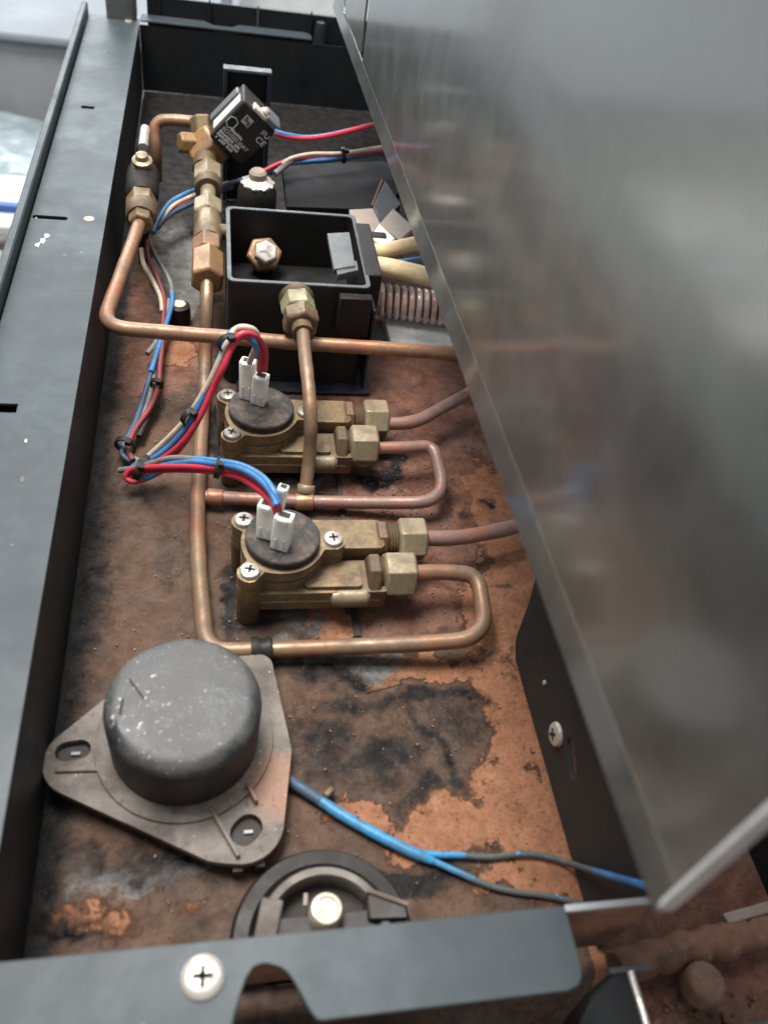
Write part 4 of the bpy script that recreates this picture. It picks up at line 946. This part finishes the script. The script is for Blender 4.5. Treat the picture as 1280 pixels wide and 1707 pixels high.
cap_ = G().lathe([(0.0290, 0.011), (0.0292, 0.020), (0.0296, 0.0365)], (DX, DY, 0), (0, 0, 1), 72).build('side', 'capside', dm, 50)
pr = [(0.0296, 0.0365)] + [(0.0296 - 0.0060 * (1 - math.cos(a)), 0.0365 + 0.0060 * math.sin(a)) for a in [k * PI / 2 / 8 for k in range(1, 9)]] + [(0.0180, 0.0429), (0.008, 0.0430), (0.001, 0.0430)]
G().lathe(pr, (DX, DY, 0), (0, 0, 1), 72).build('dome_top', 'cap', dm, 60)
def rib(a, b, h, w_=0.0016):
    a = Vector((a.x, a.y, 0)); b = Vector((b.x, b.y, 0)); d_ = b - a
    G().box((a + b) / 2 + Vector((0, 0, 0.0104 + h / 2)), (d_.length, w_, h), Matrix.Rotation(math.atan2(d_.y, d_.x), 3, 'Z')).build('rib', 'dome_plate', dm, 35, .0004)
rib(at(352, 1348, .012), at(398, 1428, .012), 0.0026); rib(at(412, 1308, .012), at(428, 1338, .012), 0.0036)
rib(at(92, 1282, .012), at(182, 1280, .012), 0.0014, 0.0020); rib(at(172, 1235, .012), at(180, 1282, .012), 0.0016)
for e_ in (eL, eR):
    G().lathe([(0.0060, 0.0008), (0.0060, 0.0074)], (e_.x, e_.y, 0), (0, 0, 1), 16).build('spacer', 'slot_dark', dm)
    G().box((e_.x + 0.0008, e_.y, 0.0082), (0.0036, 0.0014, 0.0008)).build('stud_end', 'steel_dull', dm, 35, .0002)
for cx_, cy_ in ((396, 1448), (432, 1440)):
    c = at(cx_, cy_, .002); G().box((c.x, c.y, 0.0042), (0.0035, 0.006, 0.0064)).build('foot', 'slot_dark', dm)
# scratches and flecks in the lid are thin scored marks
for k, (x0, y0_, x1, y1_) in enumerate(((212, 1120, 250, 1160), (216, 1132, 240, 1165), (258, 1080, 290, 1072), (205, 1165, 200, 1190), (240, 1095, 265, 1110))):
    a, b = at(x0, y0_, .0428), at(x1, y1_, .0428); d_ = b - a
    rr = max((Vector((p_.x - DX, p_.y - DY))).length for p_ in (a, b))
    if rr < 0.0235: G().box((a + b) / 2 + Vector((0, 0, 0.0002)), (d_.length, 0.0007, 0.0004), Matrix.Rotation(math.atan2(d_.y, d_.x), 3, 'Z')).build('scratch', 'slot_dark', dm, 0)

ga, gb = at(428, 1085, .0062), at(446, 1084, .0064)
tag(G().lathe([(0.0042, -0.0048), (0.0062, -0.0048), (0.0068, -0.0030), (0.0056, -0.0008), (0.0056, 0.0010), (0.0064, 0.0030), (0.0058, 0.0046), (0.0042, 0.0046)], (ga + gb) / 2, gb - ga, 22, 0, True).build('rubber_grommet', 'plastic_black', None, 50),
    'black rubber grommet on the copper pipe right beside the dome', 'grommet')
# ================================================================== ROUND RUBBER RING WITH BOLT (bottom centre)
RC = Vector((at(525, 1412, .006).x + 0.0005, at(520, 1412, .006).y - 0.0335, 0))
rg = thing('ring_mount', 'round black rubber ring mount with a pale bolt, behind the front flange', 'mount', (RC.x, RC.y, 0))
G().lathe([(0.0240, 0.0008), (0.0330, 0.0008), (0.0335, 0.0030), (0.0320, 0.0060), (0.0270, 0.0062), (0.0245, 0.0040)], RC, (0, 0, 1), 72, 0, True).clampy(-0.2262).build('rubber_ring', 'plastic_black', rg)
G().lathe([(0.0205, 0.0010), (0.0238, 0.0010), (0.0240, 0.0110), (0.0234, 0.0118), (0.0210, 0.0118), (0.0205, 0.0110)], RC, (0, 0, 1), 64, 0, True).clampy(-0.2258).build('inner_rim', 'dustplate', rg)
G().lathe([(0.0204, 0.0008), (0.0204, 0.0016)], RC, (0, 0, 1), 40).clampy(-0.2254).build('well', 'slot_dark', rg)
bc = at(545, 1514, .019)
G().box((bc.x, bc.y - 0.004, 0.0065), (0.036, 0.010, 0.009)).build('crossbar', 'capside', rg, 35, .0008)
G().lathe([(0.0058, 0.0085), (0.0060, 0.010), (0.0060, 0.0175), (0.0052, 0.0190), (0.0040, 0.0192), (0.0036, 0.0186), (0.0012, 0.0184)], (bc.x, bc.y, 0), (0, 0, 1), 28).build('bolt', 'zinc_warm', rg)
a = at(617, 1490, .013); b = at(676, 1512, .013)
G().plate([(p_.x, p_.y) for p_ in (at(612, 1484, .014), at(678, 1506, .014), at(682, 1530, .014), at(614, 1532, .014))], [], 0.0012, 0.014).build('side_block', 'capside', rg, 35, .0008)
G().tube([at(612, 1484, .0145), at(680, 1508, .0145)], 0.0010, 8).build('block_edge', 'dustplate', rg)
G().tube([at(510, 1490, .012), at(509, 1510, .012)], 0.0009, 8).build('pin', 'beige_plate', rg)
G().box(at(447, 1540, .010), (0.008, 0.016, 0.006), Matrix.Rotation(-0.25, 3, 'Z')).build('arm', 'dustplate', rg, 35, .0008)

# ================================================================== WIRES
def bundle(name, label, paths, r=0.0016, ties=(), group=None):
    """paths: (material, [(x, y, z)...]); ties: index along the first path"""
    base = at(*paths[0][1][0]); t_ = thing(name, label, 'wires', (base.x, base.y, 0), group)
    cur = []
    for mt, pts, *rr in paths:
        s_ = spline([at(*p_) for p_ in pts]); cur.append(s_)
        G().tube(s_, rr[0] if rr else r, 9).build('wire', mt, t_, 60)
    for cpx, cpy, z, ang, w_ in ties:
        c_ = at(cpx, cpy, z); d_ = Vector((math.cos(ang), math.sin(ang), 0.15)).normalized()
        u2 = d_.orthogonal().normalized(); w3 = d_.cross(u2)
        ring = [c_ + (u2 * math.cos(2 * PI * k / 16) + w3 * math.sin(2 * PI * k / 16)) * w_ for k in range(17)]
        tie = G()
        prof_ = []
        tie.lathe([(w_, -0.0014), (w_ + 0.0009, -0.0014), (w_ + 0.0009, 0.0014), (w_, 0.0014)], c_, d_, 18, 0, True)
        tie.box(c_ + Vector((0.3, -0.5, 0.8)).normalized() * (w_ + 0.0012), (0.0032, 0.0030, 0.0026), Matrix.Rotation(ang, 3, 'Z'))
        tie.build('cable_tie', 'plastic_black', t_)
    return t_
R_ = 0.0016
bundle('wire_loom', 'red, blue and cream wires looping from the far meter down to the left', [
    ('blue', [(428, 592, .070), (424, 572, .083), (404, 548, .088), (384, 556, .086), (372, 585, .080), (345, 648, .062), (318, 702, .046), (290, 738, .032), (255, 765, .020), (222, 778, .012)]),
    ('red', [(441, 618, .059), (442, 585, .073), (428, 562, .085), (406, 556, .089), (388, 572, .085), (374, 608, .076), (350, 660, .060), (326, 708, .046), (296, 746, .032), (258, 772, .019), (226, 782, .011)]),
    ('red', [(433, 618, .058), (434, 588, .072), (420, 568, .083), (402, 562, .086), (386, 580, .083), (372, 614, .075), (347, 664, .058), (322, 716, .042), (292, 756, .026), (255, 778, .016), (228, 786, .010)]),
    ('white', [(416, 604, .063), (426, 580, .076), (428, 556, .086), (412, 546, .090), (392, 550, .088), (376, 580, .082), (350, 636, .066), (316, 692, .047), (288, 724, .035), (258, 752, .022), (235, 772, .014)]),
], R_, [(380, 571, .085, 2.0, .0042), (318, 695, .047, 2.2, .0044), (240, 775, .017, 2.6, .0046)])
bundle('wire_loom', 'red, blue and grey wires arching from the near meter to the left', [
    ('red', [(466, 856, .056), (460, 838, .060), (440, 812, .060), (405, 790, .056), (365, 781, .050), (310, 778, .040), (262, 779, .028), (224, 782, .016), (210, 794, .011), (222, 803, .009), (248, 796, .009), (275, 782, .010)]),
    ('red', [(463, 858, .055), (456, 842, .058), (434, 818, .057), (400, 796, .053), (363, 787, .047), (310, 783, .037), (262, 784, .025), (226, 788, .013), (214, 800, .009)]),
    ('blue', [(461, 842, .062), (452, 820, .064), (430, 797, .063), (400, 781, .059), (368, 774, .053), (320, 770, .043), (275, 776, .031), (240, 786, .016), (228, 792, .011), (246, 796, .010), (262, 788, .010)]),
    ('blue', [(464, 838, .062), (456, 818, .065), (436, 794, .064), (404, 777, .060), (370, 770, .054), (325, 766, .044), (285, 768, .034)]),
    ('grey', [(370, 772, .052), (330, 766, .045), (290, 764, .037), (262, 770, .028), (228, 780, .017), (200, 784, .010)]),
], R_, [(364, 779, .050, 3.0, .0044), (232, 783, .018, 2.9, .0046)])
bundle('wire_loom', 'grimy wires running along the left side of the tray floor under the long pipe', [
    ('grey', [(236, 772, .006), (212, 752, .006), (218, 728, .007), (240, 690, .008), (252, 650, .008), (258, 610, .008), (262, 580, .009), (276, 545, .010), (286, 505, .012), (284, 470, .014), (262, 430, .016), (250, 400, .020), (258, 375, .024)]),
    ('red_dirty', [(222, 768, .008), (214, 745, .008), (226, 715, .009), (250, 680, .010), (264, 645, .010), (267, 610, .010), (271, 575, .011), (272, 540, .012), (274, 500, .014), (264, 466, .016), (248, 430, .018), (246, 402, .022)]),
    ('blue_dirty', [(240, 778, .006), (208, 762, .006), (206, 745, .008), (228, 700, .009), (244, 650, .009), (258, 600, .010), (270, 560, .011), (284, 520, .012), (287, 495, .014)]),
    ('blue', [(252, 620, .011), (263, 585, .0115), (276, 545, .0125), (286, 512, .014), (288, 490, .014)]),
    ('white', [(271, 520, .013), (268, 496, .014), (254, 466, .016), (240, 440, .018), (236, 415, .022)]),
    ('grey', [(246, 590, .009), (262, 568, .010), (278, 535, .011), (282, 500, .013)]),
    ('slot_dark', [(232, 728, .007), (252, 680, .007), (262, 640, .007), (268, 600, .008)]),
], R_, [(210, 742, .010, 1.3, .0050), (262, 640, .011, 1.4, .0030)])
bundle('wire_loom', 'blue, cream and red wires curving behind the tee fitting at the back left', [
    ('blue', [(256, 388, .024), (262, 372, .025), (280, 342, .026), (300, 328, .027), (330, 316, .028), (380, 306, .028), (420, 295, .03)]),
    ('white', [(262, 376, .022), (286, 346, .025), (306, 334, .026), (334, 322, .027), (380, 308, .028)]),
    ('red_dirty', [(264, 380, .020), (284, 352, .023), (308, 340, .024), (340, 324, .025), (380, 312, .026)]),
    ('blue_dirty', [(258, 384, .020), (284, 358, .022), (310, 344, .023), (345, 328, .024), (388, 312, .026)]),
    ('grey', [(362, 314, .030), (380, 306, .031), (396, 302, .031)]),
], R_)
bundle('wire_loom', 'cream, red and blue wires running right behind the terminal post', [
    ('white', [(470, 274, .060), (486, 264, .062), (520, 257, .062), (570, 256, .061), (622, 248, .061), (680, 238, .061)]),
    ('red', [(440, 285, .056), (462, 274, .059), (485, 266, .061), (520, 262, .060), (570, 260, .059), (624, 252, .059), (680, 246, .06)]),
    ('blue', [(445, 288, .054), (468, 276, .057), (500, 270, .058), (545, 266, .058), (575, 262, .058), (624, 254, .057), (680, 250, .058)]),
    ('blue_dirty', [(450, 290, .052), (480, 274, .056), (520, 270, .056), (570, 265, .056), (624, 257, .056), (680, 254, .056)]),
    ('grey', [(458, 290, .056), (470, 280, .058), (486, 268, .060)], .0022),
], 0.0015, [(572, 259, .060, 0.1, .0046)])
bundle('coil_leads', 'thin red and blue leads from the solenoid coil to the steel panel', [
    ('red', [(458, 222, .082), (480, 228, .080), (510, 231, .078), (550, 226, .078), (606, 212, .079), (660, 198, .08)]),
    ('blue', [(458, 219, .083), (480, 225, .081), (510, 229, .078), (545, 226, .077), (600, 214, .077), (660, 202, .078)]),
], 0.0017)
# blue two-core cable on the floor
cb = thing('blue_cable', 'sky blue two core cable lying across the rusty floor', 'cable', at(520, 1320))
G().tube(spline([at(482, 1300, .0040), at(505, 1316, .0034), at(535, 1335, .0030)]), 0.0024, 12).build('grimy_end', 'blue_dirty', cb, 60)
G().tube(spline([at(530, 1332, .0030), at(575, 1362, .0030), at(640, 1398, .0030), at(690, 1422, .0030), at(722, 1436, .0028)]), [0.0023] * 30 + [0.0022, 0.0021, 0.0020, 0.0019, 0.0018, 0.0017, 0.0016], 12).build('sheath', 'cable_blue', cb, 60)
G().tube(spline([at(680, 1415, .0030), at(715, 1424, .0026), at(775, 1426, .0022)]), 0.0014, 10).build('core', 'cable_blue', cb, 60)
G().tube(spline([at(770, 1426, .0022), at(815, 1429, .0020), at(870, 1424, .0020), at(910, 1428, .0022), at(945, 1438, .004), at(970, 1446, .016), at(992, 1453, .030)]), 0.0013, 10).build('core', 'cable_grime', cb, 60)
G().tube(spline([at(990, 1452, .029), at(1010, 1458, .040), at(1035, 1465, .050), at(1075, 1476, .062), at(1120, 1488, .070)]), 0.0013, 10).build('core', 'blue', cb, 60)
G().tube(spline([at(710, 1430, .0026), at(745, 1446, .0022), at(790, 1466, .0022)]), 0.0014, 10).build('core', 'cable_blue', cb, 60)
G().tube(spline([at(784, 1464, .0022), at(820, 1478, .0020), at(860, 1487, .0018), at(920, 1495, .0018), at(985, 1512, .0018)]), 0.0013, 10).build('core', 'cable_grime', cb, 60)
G().box(at(548, 1322, .004), (0.005, 0.003, 0.004), Matrix.Rotation(0.7, 3, 'Z')).build('crimp', 'brass_dark', cb, 35, .0008)

# loose crumbs of rust and paint on the floor
g = G()
for k in range(700):
    x_ = random.uniform(XL + 0.01, 0.048); y_ = random.uniform(-0.20, 0.10)
    if random.random() < 0.45: x_, y_ = random.gauss(0.01, 0.02), random.gauss(0.01, 0.04)
    if not (XL + .01 < x_ < .048): continue
    s_ = random.uniform(0.0003, 0.0007)
    g.box((x_, y_, 0.0006 + s_ * .3), (s_ * 1.5, s_, s_ * .6), Matrix.Rotation(random.uniform(0, 3), 3, 'Z') @ Matrix.Rotation(random.uniform(-.5, .5), 3, 'X'))
g2 = G()
for k in range(520):
    x_ = random.uniform(0.0, 0.14); y_ = random.uniform(-0.30, -0.245); s_ = random.choice((0.0006, 0.0009, 0.0013, 0.0020)) * random.uniform(0.7, 1.3)
    if x_ < 0.055 and y_ > -0.257: continue
    zz = 0.004 + 0.014 * (float(fbm(np.array([x_]), np.array([y_]), 55, 51)[0]) - 0.5) if y_ < -0.2575 else 0.0006
    g2.box((x_, y_, zz + s_ * .3), (s_ * random.uniform(.9, 1.8), s_, s_ * .8), Matrix.Rotation(random.uniform(0, 3), 3, 'Z') @ Matrix.Rotation(random.uniform(-.7, .7), 3, 'X'))
o = g2.build('rust_debris', 'rust_bed', None, 0); o['kind'] = 'stuff'; o['label'] = 'rough rust debris on the bed below the front flange'; o['category'] = 'rust debris'
o = g.build('rust_crumbs', 'rust_bolt', None, 0); o['kind'] = 'stuff'; o['label'] = 'loose crumbs of rust and paint scattered on the tray floor'; o['category'] = 'rust crumbs'
